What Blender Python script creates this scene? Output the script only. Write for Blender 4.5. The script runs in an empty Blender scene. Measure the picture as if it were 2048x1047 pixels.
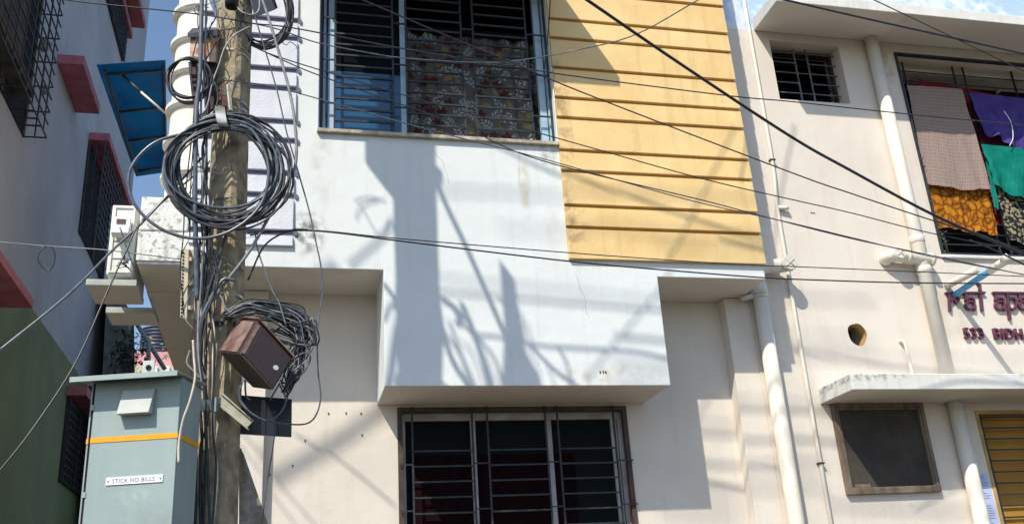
import bpy, bmesh, math, random
import numpy as np
from mathutils import Vector, Matrix
random.seed(7)
SC = bpy.context.scene
COL = SC.collection
R_ = math.radians
# ------------------------------------------------------------------ camera
YAW, PITCH, ROLL, FPX, CAMZ = R_(14.34), R_(21.18), R_(-3.685), 1918.0, 1.55
fwd = Vector((math.sin(YAW)*math.cos(PITCH), math.cos(YAW)*math.cos(PITCH), math.sin(PITCH)))
rt0 = Vector((math.cos(YAW), -math.sin(YAW), 0)); up0 = rt0.cross(fwd)
RT = rt0*math.cos(ROLL)+up0*math.sin(ROLL); UP = -rt0*math.sin(ROLL)+up0*math.cos(ROLL)
cam = bpy.data.cameras.new('camera'); camo = bpy.data.objects.new('camera', cam); COL.objects.link(camo)
cam.sensor_width = 36; cam.lens = FPX/2048*36; cam.clip_start = .05; cam.clip_end = 3000
m = Matrix((RT, UP, -fwd)).transposed().to_4x4(); m.translation = (0, 0, CAMZ); camo.matrix_world = m
SC.camera = camo
# ------------------------------------------------------------------ sky, sun, exposure
SUN = Vector((.815, 1.0, -1.47))            # direction the light travels
w = bpy.data.worlds.new("World"); SC.world = w; w.use_nodes = True
nt = w.node_tree; bg = nt.nodes['Background']; sky = nt.nodes.new('ShaderNodeTexSky'); sky.sky_type = 'NISHITA'
sky.sun_disc = False; sd = -SUN.normalized()
sky.sun_elevation = math.asin(sd.z); sky.sun_rotation = math.atan2(sd.x, sd.y)
sky.air_density = 1.0; sky.air_density = 1.15; sky.dust_density = 1.0; sky.ozone_density = 2.6
nt.links.new(sky.outputs[0], bg.inputs[0]); bg.inputs[1].default_value = .15
sl = bpy.data.lights.new('sun', 'SUN'); sl.energy = 4.7; sl.angle = R_(.65); sl.color = (1, .92, .78)
so = bpy.data.objects.new('sun', sl); COL.objects.link(so); so.rotation_euler = SUN.to_track_quat('-Z', 'Y').to_euler()
so.location = (-8, -10, 16)
SC.view_settings.view_transform = 'Standard'; SC.view_settings.look = 'None'; SC.view_settings.exposure = .2
SC.render.engine = 'CYCLES'
# ------------------------------------------------------------------ measuring helpers: a point seen in the survey photo, at a known depth
C0 = Vector((0, 0, CAMZ))
def ray(x, y): return RT*(x-1024)-UP*(y-523.5)+fwd*FPX
def P(x, y, Y): d = ray(x, y); return C0+d*(Y/d.y)
def PX(x, y, X): d = ray(x, y); return C0+d*(X/d.x)
def PZ(x, y, Z): d = ray(x, y); return C0+d*((Z-CAMZ)/d.z)
def SH(x, y, Y, t): return P(x, y, Y)-SUN*t          # what stands t sun-steps up the sun's ray from a wall point
# ------------------------------------------------------------------ materials
def node(nt, t, **k):
    n = nt.nodes.new(t)
    for a, b in k.items(): setattr(n, a, b)
    return n
def M(name, c1, c2=None, scale=6, rough=.8, bump=.0, bscale=60, metal=0, spec=.3, streak=None, spots=(), stretch=(1, 1, 1), trans=0, detail=5, contrast=(.35, .65)):
    m = bpy.data.materials.new(name); m.use_nodes = True; nt = m.node_tree; L = nt.links.new
    b = nt.nodes['Principled BSDF']; b.inputs['Roughness'].default_value = rough; b.inputs['Metallic'].default_value = metal
    b.inputs['Specular IOR Level'].default_value = spec
    c2 = c2 or tuple(x*.85 for x in c1)
    g = node(nt, 'ShaderNodeNewGeometry'); mp = node(nt, 'ShaderNodeMapping'); L(g.outputs['Position'], mp.inputs[0]); mp.inputs['Scale'].default_value = stretch
    n = node(nt, 'ShaderNodeTexNoise'); n.inputs['Scale'].default_value = scale; n.inputs['Detail'].default_value = detail; L(mp.outputs[0], n.inputs[0])
    r = node(nt, 'ShaderNodeValToRGB'); r.color_ramp.elements[0].position = contrast[0]; r.color_ramp.elements[1].position = contrast[1]
    r.color_ramp.elements[0].color = (*c2, 1); r.color_ramp.elements[1].color = (*c1, 1); L(n.outputs[0], r.inputs[0])
    col = r.outputs[0]
    def mix(fac, c, col):
        x = node(nt, 'ShaderNodeMix', data_type='RGBA'); L(fac, x.inputs[0]); L(col, x.inputs[6]); x.inputs[7].default_value = (*c, 1); return x.outputs[2]
    if streak:      # (colour, strength): rain streaks, narrow in x and long in z
        mp2 = node(nt, 'ShaderNodeMapping'); L(g.outputs['Position'], mp2.inputs[0]); mp2.inputs['Scale'].default_value = (14, 14, .9)
        n2 = node(nt, 'ShaderNodeTexNoise'); n2.inputs['Scale'].default_value = 1; n2.inputs['Detail'].default_value = 6; L(mp2.outputs[0], n2.inputs[0])
        r2 = node(nt, 'ShaderNodeMapRange'); r2.inputs[1].default_value = .55; r2.inputs[2].default_value = .85; r2.inputs[4].default_value = streak[1]; L(n2.outputs[0], r2.inputs[0])
        col = mix(r2.outputs[0], streak[0], col)
    for (cx, cz, sx, sz, c, s, ns) in spots:     # stain centred at world x, z
        sp = node(nt, 'ShaderNodeSeparateXYZ'); L(g.outputs['Position'], sp.inputs[0])
        def q(o, cc, ss):
            a = node(nt, 'ShaderNodeMath', operation='SUBTRACT'); L(o, a.inputs[0]); a.inputs[1].default_value = cc
            d = node(nt, 'ShaderNodeMath', operation='DIVIDE'); L(a.outputs[0], d.inputs[0]); d.inputs[1].default_value = ss
            e = node(nt, 'ShaderNodeMath', operation='POWER'); L(d.outputs[0], e.inputs[0]); e.inputs[1].default_value = 2; return e.outputs[0]
        ad = node(nt, 'ShaderNodeMath', operation='ADD'); L(q(sp.outputs[0], cx, sx), ad.inputs[0]); L(q(sp.outputs[2], cz, sz), ad.inputs[1])
        mr = node(nt, 'ShaderNodeMapRange'); mr.inputs[1].default_value = 0; mr.inputs[2].default_value = 1.0; mr.inputs[3].default_value = 1; mr.inputs[4].default_value = 0; L(ad.outputs[0], mr.inputs[0])
        n3 = node(nt, 'ShaderNodeTexNoise'); n3.inputs['Scale'].default_value = ns; n3.inputs['Detail'].default_value = 8; L(g.outputs['Position'], n3.inputs[0])
        r3 = node(nt, 'ShaderNodeMapRange'); r3.inputs[1].default_value = .42; r3.inputs[2].default_value = .66; r3.inputs[4].default_value = s; L(n3.outputs[0], r3.inputs[0])
        mu = node(nt, 'ShaderNodeMath', operation='MULTIPLY'); L(mr.outputs[0], mu.inputs[0]); L(r3.outputs[0], mu.inputs[1])
        col = mix(mu.outputs[0], c, col)
    L(col, b.inputs['Base Color'])
    if bump:
        nb = node(nt, 'ShaderNodeTexNoise'); nb.inputs['Scale'].default_value = bscale; nb.inputs['Detail'].default_value = 6; L(g.outputs['Position'], nb.inputs[0])
        nc = node(nt, 'ShaderNodeTexNoise'); nc.inputs['Scale'].default_value = bscale/12; nc.inputs['Detail'].default_value = 2; L(g.outputs['Position'], nc.inputs[0])
        ma = node(nt, 'ShaderNodeMath', operation='MULTIPLY_ADD'); L(nc.outputs[0], ma.inputs[0]); ma.inputs[1].default_value = 2.0; L(nb.outputs[0], ma.inputs[2])
        bu = node(nt, 'ShaderNodeBump'); bu.inputs['Strength'].default_value = bump; bu.inputs['Distance'].default_value = .006; L(ma.outputs[0], bu.inputs['Height']); L(bu.outputs[0], b.inputs['Normal'])
    if trans:
        out = nt.nodes['Material Output']; tr = node(nt, 'ShaderNodeBsdfTranslucent'); L(col, tr.inputs[0]); ms = node(nt, 'ShaderNodeMixShader'); ms.inputs[0].default_value = trans
        L(b.outputs[0], ms.inputs[1]); L(tr.outputs[0], ms.inputs[2]); L(ms.outputs[0], out.inputs[0])
    return m
moss = (.10, .10, .09)
W_F0 = M('white_wall_paint', (.70, .745, .76), (.67, .71, .725), 3, .75, .3, 90, streak=((.50, .50, .45), .5),
         spots=[(1.80, 4.9, .06, .6, (.42, .38, .22), .55, 9), (2.02, 5.1, .09, .22, (.15, .13, .1), .7, 12), (.16, 4.33, .16, .2, (.08, .08, .07), .95, 14),
                (.25, 4.9, .1, .5, (.5, .48, .42), .6, 8), (2.35, 3.28, .5, .1, (.5, .44, .34), .6, 14), (2.0, 4.4, .07, .35, (.55, .5, .36), .5, 10), (-.8, 4.35, .5, .35, (.12, .12, .11), .9, 22)])
W_CR = M('cream_wall_paint', (.69, .64, .58), (.64, .59, .53), 2.5, .75, .25, 90, streak=((.52, .46, .38), .45), spots=[(5.65, 6.5, .12, .3, (.35, .25, .18), .6, 12), (5.7, 3.95, .2, .3, (.5, .44, .36), .6, 8)])
W_BL = M('pale_blue_wall_paint', (.38, .52, .78), (.62, .70, .80), 5, .75, .4, 70, streak=((.75, .76, .78), .6), contrast=(.42, .55))
W_YE = M('yellow_wall_paint', (.78, .575, .285), (.71, .50, .225), 3, .7, .4, 90, streak=((.50, .36, .17), .65),
         spots=[(2.12, 5.4, .12, .8, (.2, .15, .08), .7, 14), (2.12, 4.45, .2, .3, (.22, .17, .09), .7, 14), (2.12, 4.6, .1, .2, (.1, .08, .05), .9, 10)])
W_LI = M('lilac_wall_paint', (.62, .65, .71), (.57, .60, .68), 4, .7, .5, 60, streak=((.78, .78, .82), .5))
W_GRV = M('groove_dark_lilac', (.16, .16, .24), None, 8, .8)
W_LE = M('stained_white_plaster', (.74, .75, .74), (.42, .42, .39), 26, .85, .7, 70, streak=((.15, .15, .13), .9), contrast=(.40, .455), detail=12)
W_CH = M('stained_sunshade_plaster', (.70, .70, .68), (.64, .64, .62), 5, .85, .5, 80, streak=((.40, .40, .38), .5), detail=7, spots=[(4.4+.9*k, 3.26 if k % 2 == 0 else 6.88, .5, .05, (.12, .12, .11), .8, 24) for k in range(5)])
W_LG = M('grey_green_ledge_concrete', (.46, .49, .46), (.36, .38, .35), 8, .85, .5, 60, streak=((.2, .18, .14), .7))
W_CO = M('white_column_paint', (.82, .80, .76), (.70, .66, .60), 8, .7, .4, 60, streak=((.3, .28, .25), .5))
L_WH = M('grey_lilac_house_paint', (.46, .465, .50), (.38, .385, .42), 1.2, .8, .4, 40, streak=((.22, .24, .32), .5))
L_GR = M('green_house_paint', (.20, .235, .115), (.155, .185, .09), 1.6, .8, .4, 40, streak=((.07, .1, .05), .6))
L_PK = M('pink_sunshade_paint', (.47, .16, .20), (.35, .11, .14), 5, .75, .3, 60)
IRON = M('dark_painted_iron', (.028, .035, .045), (.015, .02, .026), 20, .5, .2, 80, spec=.4)
IRONG = M('grey_worn_iron', (.16, .17, .19), (.07, .07, .08), 30, .5, .2, 80, spec=.4)
BROWNF = M('brown_window_frame', (.10, .065, .05), (.05, .035, .03), 10, .6)
ALU = M('pale_blue_aluminium', (.42, .58, .72), (.33, .48, .62), 8, .35, spec=.5)
ALUW = M('grey_white_aluminium', (.44, .44, .49), (.30, .27, .27), 6, .5, spec=.5)
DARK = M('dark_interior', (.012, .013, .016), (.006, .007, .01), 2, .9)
CONC = M('pole_concrete', (.45, .37, .25), (.17, .15, .115), 14, .9, 1.0, 50, streak=((.10, .09, .075), .7), detail=10, contrast=(.3, .7))
RUST = M('rusty_brown_paint', (.05, .024, .022), (.022, .013, .014), 12, .55, .5, 60, spec=.4)
RUSTL = M('rust_pink_worn_and_lit_steel', (.22, .15, .135), (.10, .05, .04), 14, .7, .5, 60)  # paler tone, also colours the junction box's sunlit side
RUSTB = M('rust_orange_and_pale_paint', (.62, .50, .45), (.45, .17, .06), 16, .7, .5, 60, contrast=(.42, .58))
BEIGE = M('beige_plastic', (.60, .53, .42), (.52, .45, .35), 6, .5, .1, 40)
PVC = M('off_white_pipe', (.70, .675, .62), (.66, .62, .55), 5, .5, .1, 40, spec=.4, streak=((.45, .40, .33), .35))
PVCB = M('sky_blue_pipe', (.12, .42, .72), (.08, .34, .62), 6, .35, spec=.5)
CABG = M('grey_green_cabinet_paint', (.31, .39, .395), (.265, .34, .345), 3, .5, .15, 30, spec=.4, streak=((.38, .45, .44), .45), spots=[(-.86, 2.17, .02, .02, (.25, .10, .03), .9, 60), (-.84, 2.5, .015, .03, (.2, .09, .04), .8, 60), (-.6, 2.2, .10, .05, (.42, .50, .50), .5, 30), (-.5, 2.05, .2, .12, (.22, .27, .26), .6, 14)])
CABL = M('pale_grey_vent_paint', (.46, .50, .48), (.38, .42, .41), 8, .6)
YEL = M('orange_yellow_stripe_paint', (.85, .38, .015), (.75, .32, .01), 9, .5)
WHT = M('white_plate', (.82, .83, .85), (.75, .76, .8), 9, .4)
INK = M('dark_blue_ink', (.10, .13, .24), None, 9, .5)
BLK = M('black_cable_sheath', (.018, .021, .028), (.034, .038, .047), 30, .38, spec=.4)
SLATE = M('slate_cable_sheath', (.11, .135, .17), (.06, .075, .10), 30, .3, spec=.5)
GREYC = M('grey_cable_sheath', (.26, .27, .28), (.16, .17, .18), 25, .4, spec=.5)
PALEC = M('pale_cable_sheath', (.62, .58, .50), (.45, .42, .36), 25, .5)
STEEL = M('galvanised_steel', (.55, .55, .54), (.35, .34, .33), 20, .35, metal=.7)
PANEL = M('black_panel', (.012, .016, .03), (.02, .025, .04), 12, .35, spec=.5)
PURP = M('purple_letter_paint', (.12, .032, .065), (.09, .025, .05), 14, .45, spec=.5)
TANK = M('black_blue_tank_plastic', (.03, .045, .08), None, 5, .5)
ACW = M('white_unit_casing', (.74, .74, .70), (.66, .66, .62), 6, .5, streak=((.4, .38, .33), .3))
GRN = M('leaf_green', (.08, .14, .03), (.04, .08, .015), 20, .6)
DOORY = M('ochre_door', (.42, .22, .035), (.32, .16, .025), 3, .6)
OCH = M('ochre_plaster', (.50, .34, .14), (.36, .23, .09), 10, .8)
ROAD = M('road_asphalt', (.085, .075, .058), (.065, .055, .045), 4, .9, .5, 60)
def glass(name, col, rough=.04, spec=.5, bump=0):
    m = M(name, col, tuple(c*.8 for c in col), 1.5, rough, 0, spec=spec); return m
GL_BLUE = glass('blue_tinted_glass', (.015, .085, .19), .15, .6)
GL_DARK = glass('dark_glass', (.006, .008, .010), .3, .04)
GL_MAR = M('maroon_curtain', (.013, .004, .005), (.008, .003, .004), 3, .8, spec=.05, stretch=(8, 1, 1))
AWN = M('blue_polycarbonate', (.008, .17, .32), (.005, .12, .25), 3, .35, trans=.65)
CAGEWD = M('weathered_board', (.10, .08, .06), (.04, .035, .03), 6, .85)
# fabrics
def fab(name, build, trans=.25, rough=.85):
    m = bpy.data.materials.new(name); m.use_nodes = True; nt = m.node_tree; b = nt.nodes['Principled BSDF']; b.inputs['Roughness'].default_value = rough; b.inputs['Specular IOR Level'].default_value = .15
    uv = node(nt, 'ShaderNodeUVMap'); col = build(nt, uv.outputs[0]); nt.links.new(col, b.inputs['Base Color'])
    tr = node(nt, 'ShaderNodeBsdfTranslucent'); nt.links.new(col, tr.inputs[0]); ms = node(nt, 'ShaderNodeMixShader'); ms.inputs[0].default_value = trans
    nt.links.new(b.outputs[0], ms.inputs[1]); nt.links.new(tr.outputs[0], ms.inputs[2]); nt.links.new(ms.outputs[0], nt.nodes['Material Output'].inputs[0])
    return m
def ramp(nt, src, stops, const=False):
    r = node(nt, 'ShaderNodeValToRGB'); e = r.color_ramp.elements
    if const: r.color_ramp.interpolation = 'CONSTANT'
    e[0].position, e[0].color = stops[0][0], (*stops[0][1], 1); e[1].position, e[1].color = stops[-1][0], (*stops[-1][1], 1)
    for p, c in stops[1:-1]: x = e.new(p); x.color = (*c, 1)
    nt.links.new(src, r.inputs[0]); return r.outputs[0]
def f_noise(c1, c2, s):
    def b(nt, uv):
        n = node(nt, 'ShaderNodeTexNoise'); n.inputs['Scale'].default_value = s; n.inputs['Detail'].default_value = 6; nt.links.new(uv, n.inputs[0]); return ramp(nt, n.outputs[0], [(.35, c1), (.65, c2)])
    return b
def f_voro(stops, s, feat='DISTANCE_TO_EDGE'):
    def b(nt, uv):
        n = node(nt, 'ShaderNodeTexNoise'); n.inputs['Scale'].default_value = 6; nt.links.new(uv, n.inputs[0])
        mx = node(nt, 'ShaderNodeMix', data_type='RGBA'); mx.inputs[0].default_value = .12; nt.links.new(uv, mx.inputs[6]); nt.links.new(n.outputs[1], mx.inputs[7])
        v = node(nt, 'ShaderNodeTexVoronoi', feature=feat); v.inputs['Scale'].default_value = s; nt.links.new(mx.outputs[2], v.inputs[0]); return ramp(nt, v.outputs[0], stops)
    return b
def f_dash(c1, c2, s):
    def b(nt, uv):
        br = node(nt, 'ShaderNodeTexBrick'); br.inputs['Scale'].default_value = s; br.inputs['Color1'].default_value = (*c1, 1); br.inputs['Color2'].default_value = (*[c*.9 for c in c1], 1)
        br.inputs['Mortar'].default_value = (*c2, 1); br.inputs['Mortar Size'].default_value = .035; br.inputs['Brick Width'].default_value = .55; br.inputs['Row Height'].default_value = .8
        nt.links.new(uv, br.inputs[0]); return br.outputs[0]
    return b
F_BRN = fab('grey_brown_dashed_cotton', f_dash((.36, .265, .235), (.52, .44, .40), 14))
F_ORG = fab('orange_marbled_cotton', f_voro([(0, (.10, .03, .01)), (.05, (.26, .085, .01)), (.14, (.46, .17, .012)), (.4, (.56, .24, .02))], 9))
F_PUR = fab('purple_cotton', f_noise((.065, .045, .24), (.11, .08, .36), 4))
F_TEA = fab('teal_cotton', f_noise((.0, .20, .155), (.01, .27, .22), 4))
F_LEO = fab('black_and_beige_print', f_voro([(0, (.42, .36, .24)), (.44, (.34, .29, .19)), (.50, (.02, .025, .03)), (1, (.02, .025, .03))], 20, 'F1'))
F_RED = fab('red_cloth', f_noise((.24, .012, .025), (.36, .03, .04), 20))
F_CUR = fab('grey_curtain', f_noise((.10, .098, .094), (.14, .138, .132), 5), .1)
F_CW = fab('leaf_print_pale', f_noise((.30, .315, .325), (.40, .415, .425), 5), .1)
F_CO = fab('leaf_print_ochre', f_noise((.24, .18, .09), (.29, .22, .12), 5), .1)
F_CM = fab('leaf_print_maroon', f_noise((.075, .025, .02), (.10, .03, .025), 5), .1)
NET = M('grey_net', (.34, .33, .30), (.22, .21, .19), 30, .9, trans=.3)
MESHW = M('insect_screen', (.060, .052, .045), (.042, .037, .034), 5, .8, .2, 200, streak=((.16, .14, .12), .4))
WOODF = M('weathered_wood_frame', (.22, .175, .135), (.11, .085, .065), 12, .8, .4, 60, stretch=(1, 1, .3))
# ------------------------------------------------------------------ object helpers
def wloc(o):
    v = Vector((0, 0, 0))
    while o: v += o.location; o = o.parent
    return v
def link(name, me, mats, parent=None, loc=None, smooth=False):
    o = bpy.data.objects.new(name, me); COL.objects.link(o)
    for mm in (mats if isinstance(mats, (list, tuple)) else [mats]): me.materials.append(mm)
    if smooth:
        for p in me.polygons: p.use_smooth = True
    if parent: o.parent = parent; off = wloc(parent)
    else:
        co = [v.co for v in me.vertices]
        off = Vector((sum(c.x for c in co)/len(co), sum(c.y for c in co)/len(co), min(c.z for c in co))); o.location = off
    me.transform(Matrix.Translation(-off)); return o
def tag(o, label, cat, group=None, kind=None):
    if label: o['label'] = label
    if cat: o['category'] = cat
    if group: o['group'] = group
    if kind: o['kind'] = kind
    return o
def thing(name, loc, label, cat, group=None):
    o = bpy.data.objects.new(name, None); COL.objects.link(o); o.location = loc; o.empty_display_size = .1
    return tag(o, label, cat, group)
class B:
    def __init__(s): s.bm = bmesh.new()
    def face(s, pts, mi=0):
        f = s.bm.faces.new([s.bm.verts.new(p) for p in pts]); f.material_index = mi; return f
    def box(s, x0, x1, y0, y1, z0, z1, mi=0, xf=None, bev=0):
        bm = bmesh.new() if bev else s.bm
        c = [Vector((x, y, z)) for x in (x0, x1) for y in (y0, y1) for z in (z0, z1)]
        if xf: c = [xf(p) for p in c]
        s.hexa(c, mi, bev); return s
    def hexa(s, c, mi=0, bev=0):
        # c ordered x,y,z binary
        bm = bmesh.new(); v = [bm.verts.new(p) for p in c]
        for f in ((0, 1, 3, 2), (4, 6, 7, 5), (0, 4, 5, 1), (2, 3, 7, 6), (0, 2, 6, 4), (1, 5, 7, 3)): bm.faces.new([v[i] for i in f])
        bmesh.ops.recalc_face_normals(bm, faces=bm.faces)
        if bev: bmesh.ops.bevel(bm, geom=list(bm.edges), offset=bev, segments=2, affect='EDGES', profile=.5)
        for f in bm.faces: f.material_index = mi
        me = bpy.data.meshes.new('t'); bm.to_mesh(me); bm.free(); s.bm.from_mesh(me); bpy.data.meshes.remove(me); return s
    def tube(s, pts, r, n=8, mi=0, cap=True):
        pts = [Vector(p) for p in pts]; rings = []; prev = None
        rr = r if isinstance(r, (list, tuple)) else [r]*len(pts)
        for i, p in enumerate(pts):
            t = (pts[min(i+1, len(pts)-1)]-pts[max(i-1, 0)])
            if t.length < 1e-9: t = Vector((0, 0, 1))
            t.normalize()
            if prev is None: a = t.cross(Vector((0, 0, 1)) if abs(t.z) < .9 else Vector((0, 1, 0))).normalized()
            else:
                a = prev-t*prev.dot(t)
                a = a.normalized() if a.length > 1e-6 else t.orthogonal().normalized()
            prev = a; b = t.cross(a)
            rings.append([s.bm.verts.new(p+(a*math.cos(2*math.pi*k/n)+b*math.sin(2*math.pi*k/n))*rr[i]) for k in range(n)])
        for i in range(len(rings)-1):
            for k in range(n):
                f = s.bm.faces.new((rings[i][k], rings[i][(k+1) % n], rings[i+1][(k+1) % n], rings[i+1][k])); f.smooth = True; f.material_index = mi
        if cap:
            for rg in (rings[0], rings[-1][::-1]):
                f = s.bm.faces.new(rg[::-1]); f.material_index = mi
        return s
    def build(s, name, mats, parent=None, smooth=False):
        me = bpy.data.meshes.new(name); bmesh.ops.recalc_face_normals(s.bm, faces=s.bm.faces); s.bm.to_mesh(me); s.bm.free(); return link(name, me, mats, parent, smooth=smooth)
def spline(pts, n=10):
    pts = [Vector(p) for p in pts]
    if len(pts) < 3 and n: return [pts[0].lerp(pts[-1], i/n) for i in range(n+1)]
    q = [pts[0]*2-pts[1]]+pts+[pts[-1]*2-pts[-2]]; out = []
    for i in range(1, len(q)-2):
        for k in range(n):
            t = k/n; a, b, c, d = q[i-1], q[i], q[i+1], q[i+2]
            out.append(.5*((2*b)+(c-a)*t+(2*a-5*b+4*c-d)*t*t+(3*b-a-3*c+d)*t**3))
    out.append(pts[-1]); return out
def bx(name, x0, x1, y0, y1, z0, z1, mat, parent=None, bev=0):
    return B().box(x0, x1, y0, y1, z0, z1, bev=bev).build(name, mat, parent)
def cells(name, xs, zs, inside, yf, yb, mat, parent=None, res=None, bev=.0):
    """a wall slab in the xz plane, front at yf and back at yb, made of the grid cells for which inside() holds"""
    bm = bmesh.new(); V = {}
    def v(x, y, z):
        k = (round(x, 4), round(y, 4), round(z, 4))
        if k not in V: V[k] = bm.verts.new((x, y, z))
        return V[k]
    n, mz = len(xs)-1, len(zs)-1
    I = [[0 <= i < n and 0 <= j < mz and bool(inside((xs[i]+xs[i+1])/2, (zs[j]+zs[j+1])/2)) for j in range(mz)] for i in range(n)]
    g = lambda i, j: 0 <= i < n and 0 <= j < mz and I[i][j]
    for i in range(n):
        for j in range(mz):
            if not I[i][j]: continue
            a, b, c, d = xs[i], xs[i+1], zs[j], zs[j+1]
            bm.faces.new((v(a, yf, c), v(b, yf, c), v(b, yf, d), v(a, yf, d))); bm.faces.new((v(a, yb, d), v(b, yb, d), v(b, yb, c), v(a, yb, c)))
            if not g(i-1, j): bm.faces.new((v(a, yf, c), v(a, yf, d), v(a, yb, d), v(a, yb, c)))
            if not g(i+1, j): bm.faces.new((v(b, yf, d), v(b, yf, c), v(b, yb, c), v(b, yb, d)))
            if not g(i, j-1): bm.faces.new((v(b, yf, c), v(a, yf, c), v(a, yb, c), v(b, yb, c)))
            if not g(i, j+1): bm.faces.new((v(a, yf, d), v(b, yf, d), v(b, yb, d), v(a, yb, d)))
    bmesh.ops.recalc_face_normals(bm, faces=bm.faces)
    if bev:
        ed = [e for e in bm.edges if len(e.link_faces) == 2 and e.calc_face_angle(0) > .5]
        bmesh.ops.bevel(bm, geom=ed, offset=bev, segments=2, affect='EDGES', profile=.5)
    me = bpy.data.meshes.new(name); bm.to_mesh(me); bm.free(); return link(name, me, mat, parent)
def inr(x, z, r): return r[0] < x < r[1] and r[2] < z < r[3]
def grille(parent, xs_v, x0, x1, zs_h, z0, z1, Y, th=.014, mat=None, name='grille'):
    b = B()
    for x in xs_v: b.box(x-th/2, x+th/2, Y-th/2, Y+th/2, z0, z1)
    for z in zs_h: b.box(x0, x1, Y-th*.45, Y+th*.45, z-th*.45, z+th*.45)
    return b.build(name, mat or IRON, parent)
def arange(a, b, s):
    o = []
    while a < b: o.append(a); a += s
    return o
# ------------------------------------------------------------------ ground
g = B(); g.face([(-300, -300, 0), (300, -300, 0), (300, 600, 0), (-300, 600, 0)])
tag(g.build('ground', ROAD), None, None, kind='structure')
tag(bx('street_pavement', -12, 14, 4.3, 6.94, .004, .12, M('pavement_concrete', (.12, .105, .085), (.09, .08, .065), 3, .9, .4, 40)), None, None, kind='structure')
# ------------------------------------------------------------------ apartment building
D0, D1, DR = 6.5, 7.07, 6.94
apt = thing('apartment_building', (1.5, 7.2, 0), 'white and yellow apartment building with barred windows and a projecting upper storey', 'building')
XL, XR = -.98, 3.735
uw = (.224, 2.10, 5.18, 6.75)       # upper window
def in_f0(x, z):
    if inr(x, z, uw): return False
    if z > 4.30: return x > -.66
    if z > 4.06: return True
    return .70 < x < 2.815
cells('front_wall', [XL, -.66, .224, .70, 2.10, 2.815, XR], [3.2, 4.06, 4.30, 5.18, 6.75, 9.5], in_f0, D0, D1, W_F0, apt, bev=.006)
bx('storey_slab', XL, XR, D1, 13, 4.055, 4.3, W_CR, apt)
bx('side_wall', -.66, -.45, D1, 13, 4.3, 9.5, W_CR, apt)
bx('parapet_ledge', XL-.003, -.66, D0-.02, D0+.5, 4.30, 4.56, W_LE, apt, bev=.012)
bx('ledge_face', XL-.006, -.30, D0-.012, D0-.001, 4.083, 4.30, W_LE, apt)
# yellow and lilac ribbed cladding: planks proud of the wall with grooves between
pz = [9.3, 9.1, 8.8, 8.6, 8.3, 8.1, 7.82, 7.62, 7.35, 7.17, 6.9, 6.7, 6.39, 6.08, 5.88, 5.59, 5.42, 5.115, 4.937, 4.64, 4.455, 4.18]
pz = [9.25, 9.07, 8.77, 8.59, 8.29, 8.11, 7.81, 7.63, 7.34, 7.16, 6.86, 6.68, 6.375, 6.195, 5.885, 5.60, 5.415, 5.12, 4.937, 4.638, 4.453, 4.18]
pz = [5.885+.478*k+o for k in range(7, 0, -1) for o in (0, -.19)]+[5.885, 5.60, 5.415, 5.12, 4.937, 4.638, 4.453, 4.18]
def cladding(name, x0, x1, zs, mat, yb, proud, gap=.025):
    b = B()
    for i in range(len(zs)-1):
        zt, zb = zs[i]-(gap if i else 0), zs[i+1]
        zt2 = zt
        # each plank leans out a little at its foot
        c = []
        for x in (x0, x1):
            for yy in (0, 1):
                for z in (0, 1):
                    y = (D0-proud-(.008 if z == 0 else 0)) if yy == 0 else yb
                    c.append(Vector((x, y, (zb if z == 0 else zt2))))
        b.hexa(c, 0, .004)
    return b.build(name, mat, apt)
cladding('yellow_cladding', 2.105, XR+.012, pz, W_YE, D0-.001, .026)
bx('cladding_backing', 2.11, XR+.004, D0-.007, D0+.0, 4.19, 9.3, M('deep_yellow_paint', (.5, .28, .07), None, 6, .8), apt)
lz = [9.2]+[5.24+.452*k+o for k in range(7, 0, -1) for o in (0, -.165)]+[5.24, 5.08, 4.81, 4.63, 4.34, 4.216]
lz = [z for z in lz]
cladding('lilac_cladding', -.655, .055, lz, W_LI, D0-.001, .02, .044)
bx('lilac_backing', -.653, .05, D0-.006, D0, 4.22, 9.2, W_GRV, apt)
for z in lz[1:-1]: bx('groove_shadow_mark', .066, .084, D0-.012, D0+.001, z-.038, z-.002, W_GRV, apt)  # dark blocks stand in for plank-edge shadows on the white wall
# ringed corner column
cc = P(392, 300, 6.72); b = B(); R0 = .205; prof = []
prof = [(4.56, R0+.05), (4.62, R0)]
z = 4.80
while z < 9:
    prof += [(z-.034, R0), (z-.030, R0+.026), (z-.016, R0+.038), (z+.016, R0+.038), (z+.030, R0+.026), (z+.036, R0)]; z += .285
prof.append((9.4, R0))
def cring(zz, r): return [b.bm.verts.new((-.66+r*math.cos(a*math.pi/24), 6.72+r*math.sin(a*math.pi/24), zz)) for a in range(48)]
for (za, ra), (zb, rb) in zip(prof, prof[1:]):
    A_, B_ = cring(za, ra), cring(zb, rb)
    for k in range(48): f = b.bm.faces.new((A_[k], A_[(k+1) % 48], B_[(k+1) % 48], B_[k])); f.smooth = True
b.build('ringed_column', W_CO, apt)
# ground-floor wall behind the overhang
lw = (.85, 2.655, 1.5, 3.178)
cells('ground_floor_wall', [-.42, .85, 2.655, 3.6], [0, 1.5, 3.178, 4.055], lambda x, z: not inr(x, z, lw), D1, D1+.3, W_CR, apt)
bx('wall_pier', -.42, -.105, 6.985, D1-.001, 0, 4.055, W_CR, apt, bev=.004)
bx('wall_pier', 3.575, 3.80, 6.943, D1, 0, 4.055, W_CR, apt, bev=.004)
bx('ground_floor_side_wall', -.42, -.2, D1+.301, 13, 0, 4.05, W_CR, apt)
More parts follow.
